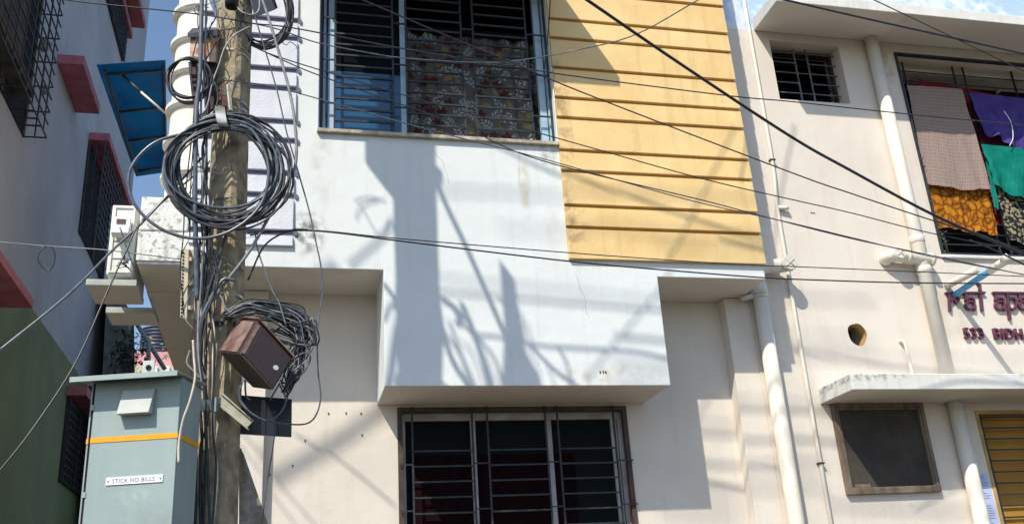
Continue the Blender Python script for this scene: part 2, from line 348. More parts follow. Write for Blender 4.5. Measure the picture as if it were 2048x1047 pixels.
# right wing wall
sw = (4.44, 5.178, 6.03, 6.675); bo = (5.78, 8.4, 4.51, 6.65); lm = (4.42, 5.18, 2.45, 3.12); dr = (5.735, 7.4, .1, 3.085)
hc = P(1715, 668, DR); hx, hz = hc.x, hc.z; hr = .125; hq = (hx-hr, hx+hr, hz-hr, hz+hr)
xs = sorted({3.8, sw[0], sw[1], bo[0], bo[1], lm[0], lm[1], dr[0], dr[1], hq[0], hq[1], 10}); zs = sorted({0, sw[2], sw[3], bo[2], bo[3], lm[2], lm[3], dr[2], dr[3], hq[2], hq[3], 6.764})
cells('wing_wall', xs, zs, lambda x, z: not any(inr(x, z, r) for r in (sw, bo, lm, dr, hq)), DR, DR+.28, W_CR, apt)
bx('pale_blue_upper_wall', 3.70, 10, DR+.001, DR+.28, 6.766, 10, W_BL, apt)
b = B(); N = 32; ri, rz = .088, .10
for k in range(N):
    a0, a1 = 2*math.pi*k/N, 2*math.pi*(k+1)/N
    def sq(a): m_ = max(abs(math.cos(a)), abs(math.sin(a))); return hx+hr*math.cos(a)/m_, hz+hr*math.sin(a)/m_
    def ci(a): wob = 1+.04*math.sin(3*a)+.03*math.cos(5*a); return hx+ri*wob*math.cos(a), hz+rz*wob*math.sin(a)
    for f in ((sq(a0), sq(a1), ci(a1), ci(a0)),):
        b.face([(q[0], DR, q[1]) for q in f])
    b.face([(ci(a0)[0], DR, ci(a0)[1]), (ci(a1)[0], DR, ci(a1)[1]), (ci(a1)[0], DR+.095, ci(a1)[1]), (ci(a0)[0], DR+.095, ci(a0)[1])], 1)
b.build('round_wall_hole', [W_CR, OCH], apt)
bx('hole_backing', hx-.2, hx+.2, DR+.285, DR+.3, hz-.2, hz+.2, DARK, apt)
# sunshades (concrete slabs over windows)
B().hexa([Vector(v) for v in ((4.235, 6.385, 6.695), (4.235, 6.385, 6.80), (4.297, DR-.001, 6.766), (4.297, DR-.001, 6.90), (10, 6.385, 6.695), (10, 6.385, 6.80), (10, DR-.001, 6.766), (10, DR-.001, 6.90))], 0, .006).build('sunshade', W_CH, apt)
bx('sunshade', 4.292, 9, 6.45, DR-.001, 3.15, 3.277, W_CH, apt, bev=.006)
bx('sunshade', .05, 2.12, D0-.72, D0-.001, 6.74, 6.84, W_CH, apt, bev=.006)
# rooms behind the openings, their shade put into a near-black colour
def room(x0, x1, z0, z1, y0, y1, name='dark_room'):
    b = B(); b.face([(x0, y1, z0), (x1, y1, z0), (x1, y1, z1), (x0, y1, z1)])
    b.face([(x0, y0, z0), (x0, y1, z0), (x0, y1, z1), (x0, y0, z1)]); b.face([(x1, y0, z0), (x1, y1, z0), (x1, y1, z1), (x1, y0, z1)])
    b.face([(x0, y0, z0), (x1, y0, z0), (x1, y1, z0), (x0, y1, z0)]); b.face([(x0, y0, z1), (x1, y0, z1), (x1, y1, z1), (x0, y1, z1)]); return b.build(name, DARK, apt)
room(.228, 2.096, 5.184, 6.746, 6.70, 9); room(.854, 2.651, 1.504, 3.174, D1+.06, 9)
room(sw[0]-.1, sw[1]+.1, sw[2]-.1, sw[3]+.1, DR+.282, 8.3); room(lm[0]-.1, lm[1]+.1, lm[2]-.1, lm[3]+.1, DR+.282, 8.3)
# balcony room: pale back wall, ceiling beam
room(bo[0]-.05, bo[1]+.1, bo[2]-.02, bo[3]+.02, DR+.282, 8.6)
# ---- upper window
def frame_rect(parent, name, x0, x1, z0, z1, y0, y1, t, mat):
    b = B(); b.box(x0, x0+t, y0, y1, z0, z1); b.box(x1-t, x1, y0, y1, z0, z1); b.box(x0+t, x1-t, y0, y1, z0, z0+t); b.box(x0+t, x1-t, y0, y1, z1-t, z1); return b.build(name, mat, parent)
wp = frame_rect(apt, 'upper_window', .224, 2.10, 5.18, 6.75, 6.60, 6.68, .022, ALU)
for px0, px1 in ((645, 650), (655, 667), (803, 814), (1083, 1096)):
    bx('mullion', P(px0, 262, 6.62).x, P(px1, 262, 6.62).x, 6.61, 6.655, 5.203, 6.727, ALU, wp)
xa, xb = P(668, 250, 6.64).x, P(803, 255, 6.64).x
bx('blue_pane', xa, xb, 6.633, 6.640, 5.203, 5.79, GL_BLUE, wp); bx('dark_pane', xa, xb, 6.633, 6.640, 5.792, 6.728, GL_DARK, wp)  # single pane split in two; its light and shade put into the colours
bx('side_pane', .247, xa-.03, 6.662, 6.668, 5.203, 6.728, GL_BLUE, wp)
bx('transom', P(816, 262, 6.62).x, 2.07, 6.70, 6.73, 6.28, 6.33, GL_DARK, wp)
GZ = [5.30+.098*k for k in range(15)]
gy = 6.555; X_ = lambda px: P(px, 262, gy).x
b = B()
for p0, p1 in ((669, 788), (816, 931), (956, 1066)):
    xx0, xx1 = X_(p0), X_(p1)
    for x in (xx0, xx1): b.box(x-.008, x+.008, gy-.006, gy+.006, 5.19, 6.74)
    for z in GZ: b.box(xx0, xx1, gy-.013, gy+.001, z-.0075, z+.0075)
for p0, p1 in ((640, 669), (788, 816), (931, 956), (1066, 1108)):
    for z in (5.45, 5.84, 6.23, 6.6): b.box(X_(p0), X_(p1), gy-.005, gy+.005, z-.006, z+.006)
x = X_(641); b.box(x-.008, x+.008, gy-.006, gy+.006, 5.19, 6.74)
x = X_(1108)-.01; b.box(x-.008, x+.008, gy-.006, gy+.006, 5.19, 6.74)
b.build('grille', IRON, wp)
bx('window_sill', .212, 2.106, D0-.035, 6.62, 5.148, 5.179, M('sill_stone', (.52, .47, .38), (.28, .25, .2), 18, .8, .5, 60), apt, bev=.004)
# curtain with printed leaves
def curtain(x0, x1, z0, z1, Y):
    b = B(); nx, nz = 120, 30
    def yy(x, z): return Y+.03*math.sin(x*38+.6*math.sin(z*2))*(.25+.75*(0.5+.5*math.sin(x*6+2)))+.006*math.sin(x*85)
    def zt(x): return z1+.015*math.sin(x*70)
    g_ = [[b.bm.verts.new((x0+(x1-x0)*i/nx, yy(x0+(x1-x0)*i/nx, z0+(z1-z0)*j/nz), z0+(zt(x0+(x1-x0)*i/nx)-z0)*j/nz)) for j in range(nz+1)] for i in range(nx+1)]
    for i in range(nx):
        for j in range(nz): f = b.bm.faces.new((g_[i][j], g_[i+1][j], g_[i+1][j+1], g_[i][j+1])); f.smooth = True
    rnd = random.Random(3)
    def leaf(cx, cz, a, l, wd, mi):
        pts = []
        for s, ww in ((0, 0), (.3, .8), (.6, 1), (.85, .5), (1, 0), (.85, -.5), (.6, -1), (.3, -.8)):
            u, v_ = s*l, ww*wd; X = cx+u*math.cos(a)-v_*math.sin(a); Z = cz+u*math.sin(a)+v_*math.cos(a)
            if not (x0+.005 < X < x1-.005 and z0 < Z < z1-.01): return
            pts.append((X, yy(X, Z)-.004, Z))
        b.face(pts, mi)
    for i in range(12):
        for j in range(13):
            cx = x0+(i+.3+rnd.uniform(-.15, .15)+.5*(j % 2))*.105; cz = z0+(j+.5+rnd.uniform(-.12, .12))*.098; k = rnd.choice((1, 1, 1, 2, 3, 2, 3)); a = rnd.uniform(0, 6.28)
            if k == 3:
                for q in range(6): leaf(cx, cz, a+q*1.05, .052, .013, 3)
            elif k == 2:
                for q in range(-3, 4): leaf(cx, cz, a+q*.42, .064, .0075, 2)
            else:
                for s in (-.035, -.005, .025):
                    for q in (-1, 1): leaf(cx+s*math.cos(a), cz+s*math.sin(a), a+q*.85, .047, .0095, 1)
                leaf(cx+.05*math.cos(a), cz+.05*math.sin(a), a, .046, .0095, 1)
    return b.build('leaf_print_curtain', [F_CUR, F_CW, F_CO, F_CM], wp)
curtain(P(817, 262, 6.72).x, 2.07, 5.19, P(940, 72, 6.74).z, 6.74)
# ---- lower window
wl = frame_rect(apt, 'lower_window', lw[0], lw[1], lw[2], lw[3], D1-.015, D1+.03, .035, BROWNF)
yw = D1+.075; W2 = lambda px, Y=yw: P(px, 930, Y).x
b = B()
xv = [lw[0]+.045, W2(948), W2(1102), lw[1]-.045]
b.box(lw[0]+.002, lw[1]-.002, yw-.02, yw+.03, 3.09, 3.176)
for i, x in enumerate(xv): b.box(x-.018, x+.018, yw-.025, yw+.035, lw[2]+.036, 3.09)
b.box(lw[1]-.115, lw[1]-.07, yw-.01, yw+.02, lw[2]+.036, 3.09)
b.build('sash_frame', ALUW, wl)
bx('dark_pane', lw[0]+.06, lw[1]-.06, yw+.012, yw+.016, lw[2]+.04, 3.089, glass('clear_dark_glass', (.008, .011, .012), .3, .03), wl)
b = B()
b.box(lw[0]+.1, W2(1098), yw+.002, yw+.008, lw[2]+.05, 2.83); b.box(W2(1105), W2(1150), yw+.002, yw+.008, lw[2]+.05, 2.83)
b.build('maroon_curtain', GL_MAR, wl)
gy = D1-.03; b = B()
for p0, p1 in ((826, 948), (979, 1097), (1122, 1236)):
    xx0, xx1 = P(p0, 930, gy).x, P(p1, 930, gy).x
    for x in (xx0, xx1): b.box(x-.007, x+.007, gy-.006, gy+.006, lw[2], lw[3])
    for k in range(12): z = 2.845-.112*k; b.box(xx0, xx1, gy-.012, gy+.0, z-.006, z+.006)
for p0, p1 in ((800, 826), (948, 979), (1097, 1122), (1236, 1268)):
    for z in (2.75, 2.42, 2.09): b.box(P(p0, 930, gy).x, P(p1, 930, gy).x, gy-.004, gy+.004, z-.005, z+.005)
b.build('grille', IRON, wl)
b = B()
for p0, p1 in ((815, 925), (965, 1068), (1105, 1200)):
    for k in range(13): z = 3.02-.105*k; b.box(P(p0, 930, yw+.05).x, P(p1, 930, yw+.05).x, yw+.02, yw+.03, z-.006, z+.006)
b.build('inner_grille', IRON, wl)
# ---- small window (wing)
ws = frame_rect(apt, 'small_window', sw[0]+.002, sw[1]-.002, sw[2]+.002, sw[3]-.002, DR+.15, DR+.2, .02, BROWNF)
gy = DR+.11; b = B()
for px in (1546, 1593, 1618, 1674): x = P(px, 140, gy).x; b.box(x-.007, x+.007, gy-.006, gy+.006, sw[2], sw[3])
for px0, px1 in ((1540, 1593), (1618, 1690)):
    for k in range(6): z = sw[2]+.035+.112*k; b.box(P(px0, 140, gy).x, P(px1, 140, gy).x, gy-.005, gy+.005, z-.005, z+.005)
for k in range(3): z = sw[2]+.147+.224*k; b.box(P(1593, 140, gy).x, P(1618, 140, gy).x, gy-.004, gy+.004, z-.004, z+.004)
b.build('grille', IRONG, ws)
b = B()
for k in range(7): z = sw[2]+.04+.09*k; b.hexa([Vector((x, DR+.17+yy*.05, z+yy*.05+zz*.004)) for x in (sw[0]+.03, sw[1]-.03) for yy in (0, 1) for zz in (0, 1)])
b.build('louvres', GL_DARK, ws)
# ---- lower wing window: framed insect screen
wm = frame_rect(apt, 'screen_window', 4.375, 5.222, 2.42, 3.147, DR-.04, DR+.02, .032, WOODF)
bx('insect_screen', 4.41, 5.19, DR-.012, DR-.006, 2.453, 3.113, MESHW, wm)
frame_rect(wm, 'inner_frame', 4.409, 5.188, 2.454, 3.113, DR-.032, DR-.013, .018, WOODF)
bx('torn_patch', 4.46, 4.60, DR-.0155, DR-.0125, 2.475, 2.50, WOODF, wm)
# ---- barred ochre doorway
wd = frame_rect(apt, 'ochre_doorway', dr[0], dr[1], dr[2], dr[3], DR-.005, DR+.06, .03, OCH)
bx('door_leaf', dr[0]+.031, dr[1]-.031, DR+.09, DR+.12, dr[2], dr[3]-.03, DOORY, wd)
b = B(); gy = DR+.02
for x in (dr[0]+.055, dr[0]+.6, dr[1]-.06): b.box(x-.008, x+.008, gy-.008, gy+.008, dr[2], dr[3]-.03)
for k in range(26): z = dr[3]-.055-.092*k; b.box(dr[0]+.055, dr[1]-.06, gy-.014, gy-.003, z-.006, z+.006)
b.build('bars', IRON, wd)
# ---- balcony opening
wb = frame_rect(apt, 'balcony_opening', bo[0], bo[1], bo[2], bo[3], DR-.02, DR+.02, .02, IRON)
gy = DR+.14; b = B()
for px in (1807, 1905, 1925, 2020):
    x = P(px, 140, gy).x; b.box(x-.007, x+.007, gy-.007, gy+.007, bo[2], bo[3])
for x in (7.25, 7.6, 7.7): b.box(x-.007, x+.007, gy-.007, gy+.007, bo[2], bo[3])
for k in range(19): z = 4.57+.11*k; b.box(bo[0]+.02, bo[1]-.02, gy-.004, gy+.006, z-.005, z+.005)
b.build('grille', IRON, wb)
bx('balcony_sill', bo[0]-.01, bo[1]+.01, DR-.03, DR+.06, bo[2]-.032, bo[2]-.002, W_CH, apt, bev=.004)
bx('balcony_ceiling_beam', bo[0], bo[1], DR+.2, DR+.4, bo[3]-.07, bo[3]+.05, W_CR, apt)
b = B()   # washing lines and corner braces inside the balcony
b.tube([P(1995, 185, 7.3), P(2048, 140, 7.5)], .016); b.tube([P(1812, 135, 7.2), P(1842, 160, 7.3)], .005); b.tube([P(1812, 130, 7.1), P(2048, 160, 7.1)], .004)
b.build('balcony_braces', M('pale_bar', (.5, .48, .44), None, 8, .7), wb)
# ---- pipes on the wing wall
def pipe(name, pts, r, mat, parent=apt, n=20, sp=0, collars=(), cr=1.16):
    b = B(); pp = spline(pts, sp) if sp else [Vector(p) for p in pts]; b.tube(pp, r, n)
    for (c, h) in collars:
        a, d = Vector(pts[0]), Vector(pts[-1]); t = (d-a).normalized(); q = a+t*c
        b.tube([q-t*h/2, q-t*(h/2-.004), q+t*(h/2-.004), q+t*h/2], [r*1.02, r*cr, r*cr, r*1.02], n)
    return b.build(name, mat, parent)
px_ = 5.505; py_ = DR-.068
pipe('drainpipe', [(px_, py_, 6.765), (px_, py_, 3.278)], .06, PVC, collars=[(6.765-4.62, .07), (6.765-4.33, .06)], cr=1.10)
pipe('drainpipe', [(px_, py_, 3.149), (px_, py_, .1)], .06, PVC)
pm = 3.862
pipe('drainpipe', [(pm, DR-.08, 4.20), (pm, DR-.08, .1)], .062, PVC, collars=[(.10, .10), (.16, .02)])
pipe('pipe_stub', [(pm-.01, DR-.08, 4.06), (pm-.16, DR-.06, 4.03)], .022, PVC)
pipe('pipe_elbow', [(pm, DR-.08, 4.19), (pm+.01, DR-.09, 4.27), (pm+.09, DR-.10, 4.31), (pm+.20, DR-.10, 4.315), (pm+.25, DR-.13, 4.315), (pm+.265, DR-.17, 4.315)], .06, PVC, sp=6)
def capdisc(c, r, mat=PVC):
    b = B(); b.tube([c, c+Vector((.0, -.012, 0))], r, 24)
    for a in (.7, .7+math.pi/2): d = Vector((math.cos(a), 0, math.sin(a)))*r*.8; b.tube([c+Vector((0, -.014, 0))-d, c+Vector((0, -.014, 0))+d], .005, 6)
    b.build('pipe_cap', mat, apt)
    f = B(); f.tube([c+Vector((0, .03, 0)), c+Vector((0, -.004, 0))], r*1.1, 24); f.build('cap_ring', mat, apt)
capdisc(Vector((pm+.265, DR-.185, 4.315)), .062)
t0 = P(1762, 505, 6.80); t1 = P(1850, 517, 6.87)
pipe('branch_pipe', [(px_-.33, DR+.0, t0.z-.02), (px_-.33, DR-.05, t0.z), (px_-.27, DR-.085, t0.z), (px_-.1, DR-.085, t0.z-.01), (px_+.10, DR-.08, t0.z-.03)], .056, PVC, sp=6)
for q in (-.17, .065):
    pipe('branch_collar', [(px_+q, DR-.085, t0.z-.01-max(0, q+.1)*.1), (px_+q+.03, DR-.085, t0.z-.011-max(0, q+.1)*.1)], .0625, PVC)
capdisc(Vector((px_-.265, DR-.145, t0.z+.005)), .055)
tx = 4.205
pts = [(4.235, DR-.02, 10), (4.235, DR-.02, 5.45), (4.228, DR-.02, 5.2), (4.20, DR-.022, 4.93), (4.198, DR-.022, 4.6), (4.19, DR-.02, 3.6), (4.19, DR-.02, .2)]
pipe('conduit', pts, .017, PVC, n=12)
pipe('conduit_branch', [(4.20, DR-.022, 4.90), (4.27, DR-.03, 4.895), (4.30, DR-.035, 4.895)], .02, PVC, n=12)
for z in (5.37, 2.67): xx = 4.235 if z > 5 else 4.19; bx('conduit_clip', xx-.026, xx+.026, DR-.040, DR-.001, z-.006, z+.006, RUST, apt)
q0, q1 = P(1806, 682, 6.90), P(1822, 742, 6.91)
pipe('short_waste_pipe', [(q0.x-.01, DR+.01, q0.z+.01), (q0.x, DR-.03, q0.z+.005), (q0.x+.012, DR-.045, q0.z-.04), (q1.x, DR-.04, 3.278)], .014, PVC, n=12, sp=5)
pipe('meter_conduit', [P(1925, 812, DR-.02), P(1935, 905, DR-.02)], .01, BROWNF, n=8)
mc = P(1945, 915, DR-.02); bx('switch_box', mc.x-.02, mc.x+.02, DR-.04, DR-.001, mc.z-.03, mc.z+.03, ACW, apt, bev=.003)
# protruding overflow pipe with a U-bend and a blue tail
ov0 = P(1893, 572, DR); tip = P(2003, 522, DR-.42)
b = B(); b.tube([ov0, ov0+Vector((0.0, -.06, 0)), ov0+Vector((0, -.44, 0))], .030, 16); b.build('overflow_pipe', PVC, apt)
def PS(x, y): d = ray(x, y); n_ = Vector((1.47, 0, .815)); return C0+d*((ov0-C0).dot(n_)/d.dot(n_))
bt0 = PS(2010, 521); bt1 = PS(1902, 594); E1 = Vector((ov0.x, bt0.y-.01, ov0.z))
print('overflow', ov0, E1, bt0, bt1)
b = B(); b.tube(spline([E1, bt0+Vector((0, -.01, .0)), bt0.lerp(bt1, .12)], 6), .034, 16)
b.tube([bt0.lerp(bt1, .02), bt0.lerp(bt1, .26)], .033, 16); b.build('overflow_coupling', PVC, apt)
b = B(); A, Z = bt0.lerp(bt1, .24), bt1; b.tube([A, Z], .027, 18, cap=False); b.tube([Z, A], .023, 18, cap=False); b.build('overflow_tail', PVCB, apt)
# paper notice beside the doorway
pz0 = 2.56
b = B(); b.box(5.585, 5.715, DR-.004, DR-.001, 2.10, pz0, 0)
b.build('notice_paper', M('bluish_paper', (.50, .58, .80), (.44, .52, .76), 20, .6), apt)
nm = M('notice_ink', (.14, .2, .42), None, 9, .6)
for nm_, ks in (('notice_heading', range(0, 10)), ('notice_text', range(12, 20))):
    b = B(); rr = random.Random(5)
    for k in ks: z = pz0-.02-k*.02; b.box(5.60, 5.60+rr.uniform(.04, .10), DR-.006, DR-.0045, z-.003, z+.0005)
    b.build(nm_, nm, apt)
# plaster patches, nail marks
b = B(); rr = random.Random(8)
for (x, y) in ((657, 826), (692, 825), (722, 826), (724, 869), (585, 930), (540, 948), (610, 880), (1206, 742), (1211, 743), (1200, 743)):
    p = P(x, y, D1 if x < 1000 else D0); b.box(p.x-.004, p.x+.004, p.y-.006, p.y-.0005, p.z-.008, p.z+.006)
b.build('nail_marks', RUST, apt)
rr = random.Random(12)
for (x0_, y0_, dx, n_) in ((604, 484, 7, 7), (612, 470, 4, 5), (866, 300, 2, 9), (1150, 545, 3, 10), (1040, 300, -2, 8)):
    pts = []; x, y = x0_, y0_
    for k in range(n_): p = P(x, y, D0); pts.append((p.x, D0-.0004, p.z)); x += dx+rr.gauss(0, 2.5); y += rr.uniform(-1, 5) if abs(dx) > 3 else rr.uniform(5, 14)
    b = B(); b.tube(pts, .0011, 5); b.build('hairline_crack', M('crack_shadow_grey', (.30, .30, .28), None, 9, .9) if 'crack_shadow_grey' not in bpy.data.materials else bpy.data.materials['crack_shadow_grey'], apt)
p = P(1625, 426, DR); b = B()
for k in range(9): b.box(p.x-.02+k*.005, p.x-.017+k*.005, DR-.003, DR-.0005, p.z-.008+rr.uniform(0, .008), p.z+.006)
b.build('scribble_mark', IRONG, apt)
# ledges at the building's left flank that carry the outdoor unit
bx('flank_ledge', -1.31, -.985, 6.6, 7.0, 3.935, 3.98, W_LG, apt, bev=.004)
bx('flank_ledge', P(212, 615, 7.2).x, -.93, 7.2, 7.5, P(212, 625, 7.2).z, P(212, 613, 7.2).z, W_LG, apt, bev=.004)
for o in list(apt.children):
    if o.name.split('.')[0] in ('front_wall', 'sunshade', 'flank_ledge'):
        o.data.materials.append(W_CR)
        for p in o.data.polygons:
            if p.normal.z < -.9: p.material_index = 1
# ------------------------------------------------------------------ name lettering (things)
def strokes(lines, sc, ox, oy, wd, depth=.03):
    b = B()
    for ln in lines:
        W3 = [P(ox+x/sc, oy+y/sc, DR) for x, y in ln]; k_ = 0
        for i in range(len(W3)-1):
            a, c = W3[i], W3[i+1]; t = (c-a); L_ = t.length; t.normalize(); nrm = Vector((-t.z, 0, t.x)); k_ += 1
            e = .35*wd
            cs = []
            for s in (-e, L_+e):
                for yy in (DR-depth-.0006*(k_ % 3), DR-.0008):
                    for h in (-wd/2, wd/2): q = a+t*s+nrm*h; cs.append(Vector((q.x, yy, q.z)))
            b.hexa(cs, 0, .002)
    return b
def arc(cx, cy, rx, ry, a0, a1, n=9): return [(cx+rx*math.cos(R_(a0+(a1-a0)*i/n)), cy+ry*math.sin(R_(a0+(a1-a0)*i/n))) for i in range(n+1)]
def la(o): return [[(440+o, 205), (442+o, 285)], arc(500+o, 320, 62, 45, 190, 360)+[(570+o, 455)], arc(500+o, 385, 62, 60, -60, -400+60*0+60, 12)]
ln1 = [[(145, 200), (718, 197)], [(190, 205), (203, 458)], [(205, 330), (262, 285), (300, 350), (338, 285), (290, 262)], [(655, 205), (682, 460)], [(615, 60), (652, 95), (652, 155)]]+la(0)
ln2 = [[(848, 196), (1500, 205)], [(1058, 215), (1095, 590)], [(1070, 270)]+arc(1140, 360, 52, 88, -120, 110)+[(1098, 430)]]+la(445)+la(800)
sg = thing('name_sign', P(1960, 640, DR)-Vector((0, 0, .1)), 'raised purple building name lettering on the cream wall, under the clothes balcony', 'sign')
strokes(ln1, 7.48, 1870, 560, .018).build('name_letters', PURP, sg)
strokes(ln2, 7.48, 1870, 560, .018).build('name_letters', PURP, sg)
def text_mesh(txt, size, ext, xf, name, mat, parent, off=0.0):
    cu = bpy.data.curves.new(name, 'FONT'); cu.body = txt; cu.size = size; cu.extrude = ext; cu.offset = off; cu.resolution_u = 4; cu.space_character = 1.12
    o = bpy.data.objects.new(name, cu); COL.objects.link(o); bpy.context.view_layer.update()
    me = bpy.data.meshes.new_from_object(o.evaluated_get(bpy.context.evaluated_depsgraph_get())); bpy.data.objects.remove(o)
    for v in me.vertices: v.co = xf(v.co)
    me.materials.clear(); return link(name, me, mat, parent)
for txt, px, py in (('533', 1926, 681), ('BIDH', 1985, 682)):
    p = P(px, py-8, DR)
    text_mesh(txt, .138, .014, lambda v, p=p: Vector((p.x+v.x*.92, DR-.015-v.z, p.z-.02+v.y)), 'address_letters', PURP, sg, .0025)
# ------------------------------------------------------------------ laundry
def cloth(name, TL, TR, BL, BR, Y, mat, label, folds=7, amp=.012, seed=0, sag=0.0, wob=.01, cat='cloth', hang=.0, uvs=(1, 1)):
    rnd = random.Random(seed); nx, nz = 48, 48; bm = bmesh.new(); uvl = bm.loops.layers.uv.new('UVMap'); G = []
    tl, tr, bl, br = (P(q[0], q[1], Y) for q in (TL, TR, BL, BR)); ph = [rnd.uniform(0, 6.28) for _ in range(6)]
    for i in range(nx+1):
        u = i/nx; row = []
        for j in range(nz+1):
            v = j/nz; a = tl.lerp(tr, u).lerp(bl.lerp(br, u), v)
            y = amp*(.35+.9*v)*(math.sin(u*folds*2*math.pi+ph[0]+1.3*math.sin(2*v+ph[1])+1.5*math.sin(u*3.1+ph[4]))*(.5+.5*math.sin(u*4.3+ph[5]))+.5*math.sin(u*folds*4.7+ph[2]+3*v)*v+.35*math.sin(v*8-u*7+ph[3])+.18*math.sin(u*61+v*9)*math.sin(v*14+u*21+ph[2]))
            dz = -sag*math.sin(u*math.pi)*v+wob*v**3*math.sin(u*13+ph[4])+.4*wob*math.sin(u*29+ph[5])*v**3
            row.append(bm.verts.new((a.x+.004*math.sin(v*17+ph[1]+u*8), a.y+y-.02*v, a.z+dz)))
        G.append(row)
    for i in range(nx):
        for j in range(nz):
            f = bm.faces.new((G[i][j], G[i][j+1], G[i+1][j+1], G[i+1][j])); f.smooth = True
            for lp, (a, c) in zip(f.loops, ((i, j), (i, j+1), (i+1, j+1), (i+1, j))): lp[uvl].uv = (a/nx*uvs[0], c/nz*uvs[1])
    me = bpy.data.meshes.new(name); bm.to_mesh(me); bm.free(); return tag(link(name, me, mat), label, cat, 'clothes hung on the balcony grille')
cloth('hanging_sheet', (1814, 170), (1924, 178), (1850, 366), (1979, 380), 7.000, F_BRN, 'grey brown dashed cotton sheet, largest cloth hanging on the balcony grille', 2.5, .010, 1, .035, .008, uvs=(1, 1.7))
cloth('orange_cloth', (1852, 355), (1975, 370), (1874, 456), (1996, 470), 7.040, F_ORG, 'orange marbled cloth showing below the grey brown sheet', 8, .014, 2, .0, .015, uvs=(1, .8))
cloth('purple_garment', (1938, 184), (2075, 200), (1960, 262), (2090, 312), 7.010, F_PUR, 'purple cotton garment with a white drawstring hanging above the teal one', 4, .02, 3, .03, .02)
cloth('teal_garment', (1962, 288), (2085, 300), (1988, 372), (2095, 412), 6.990, F_TEA, 'teal green cotton garment hanging below the purple one', 3, .018, 4, .03, .018)
cloth('teal_strap', (1966, 292), (1976, 292), (1986, 416), (1996, 422), 7.015, F_TEA, 'narrow teal cloth end hanging beside the black and beige print', 1, .004, 5, 0, .004)
cloth('printed_cloth', (1988, 365), (2100, 385), (2014, 480), (2120, 508), 7.040, F_LEO, 'black and beige printed cloth hanging lowest, under the teal garment', 6, .014, 6, 0, .01)
cloth('red_cloth', (1835, 158), (2005, 192), (1900, 440), (2040, 455), 7.17, F_RED, 'red cloth hanging inside the balcony behind the other laundry', 9, .016, 7, 0, .01)
b = B(); b.tube(spline([P(2008, 222, 6.96), P(2022, 245, 6.95), P(2026, 275, 6.95), P(2019, 292, 6.95)], 6), .004, 6)
tag(b.build('drawstring', WHT), 'white drawstring dangling over the purple garment', 'cord')
def leaves(name, c, n, r, label, seed, mat=GRN, sz=.02):
    rnd = random.Random(seed); b = B()
    for _ in range(n):
        p = c+Vector([rnd.gauss(0, r[i]) for i in range(3)]); a = Vector([rnd.gauss(0, 1) for _ in range(3)]).normalized(); d = a.orthogonal().normalized(); l = sz*rnd.uniform(.6, 1.3)
        b.face([p-a*l, p+d*l*.45, p+a*l, p-d*l*.45])
    b.tube([c-Vector((0, 0, r[2]*2.5)), c+Vector((0, 0, r[2]))], .004, 5)
    return tag(b.build(name, mat), label, 'plant')
leaves('potted_plant', P(1881, 480, 6.99), 90, (.02, .03, .07), 'leafy green plant at the lower left corner of the clothes balcony', 1)
leaves('potted_plant', P(1842, 328, 6.99), 24, (.012, .02, .03), 'small green plant at the left edge of the balcony, beside the grey brown sheet', 2)
# ------------------------------------------------------------------ outdoor unit, awning
ac = thing('outdoor_unit', (-1.1, 6.9, 4.02), 'white air conditioner outdoor unit on a ledge at the left corner', 'air conditioner')
a0, a1 = P(212, 542, 6.62), P(276, 408, 6.62)
bx('casing', a0.x, a1.x, 6.62, 7.25, 4.02, 4.55, ACW, ac, .012)
frame_rect(ac, 'panel_rim', a0.x+.015, a1.x-.012, 4.035, 4.535, 6.610, 6.619, .012, ACW)
b = B()
for z in (4.40, 4.27, 4.14): b.box(a0.x+.03, a1.x-.03, 6.614, 6.6195, z, z+.004)
b.build('panel_lines', M('panel_line_grey', (.35, .36, .36), None, 8, .6), ac)
mx0, mx1 = P(227, 440, 6.55).x, P(262, 440, 6.55).x
mt = thing('meter_box', ((mx0+mx1)/2, 6.58, 4.36), 'small white hooded box with a dark window on the outdoor unit front', 'box')
bx('box_body', mx0+.004, mx1-.004, 6.555, 6.609, 4.30, 4.43, WHT, mt, .006)
bx('display', mx0+.02, mx1-.035, 6.549, 6.5545, 4.375, 4.41, M('brown_display', (.12, .08, .06), None, 9, .3), mt)
b = B(); b.hexa([Vector((x, y, z)) for x in (mx0, mx1) for y in (6.50, 6.553) for z in ((4.27, 4.34) if y > 6.51 else (4.285, 4.33))], 0, .004); b.build('hood', WHT, mt)
# blue awning over the side window
aw = thing('blue_awning', (-1.2, 8, 5.9), 'translucent blue sheet awning on a steel frame beside the ringed white column', 'awning')
n0, n1 = P(193, 130, 7.0), P(331, 121, 7.0); f0, f1 = PZ(272, 353, n0.z+.0), PZ(335, 344, n1.z)
b = B(); th = Vector((0, 0, .006)); b.hexa([n0, n0+th, f0, f0+th, n1, n1+th, f1, f1+th]); b.build('awning_sheet', AWN, aw)
b = B(); dn = Vector((0, 0, -.016))
def bil(u, v): return n0.lerp(n1, u).lerp(f0.lerp(f1, u), v)+dn
for v in (.06, .36, .62, .93): b.tube([bil(.08, v), bil(1, v)], .012, 6)
b.tube([bil(.1, .03), bil(.1, .97)], .012, 6); b.tube([bil(.97, .03), bil(.97, .97)], .012, 6)
b.build('awning_frame', IRON, aw)
b = B(); b.tube([bil(.35, .08), P(282, 184, 7.0)], .011, 6, 0); b.tube([P(282, 184, 7.0), P(330, 226, 7.0)], .009, 6, 1); b.build('brace', [IRON, PVC], aw)
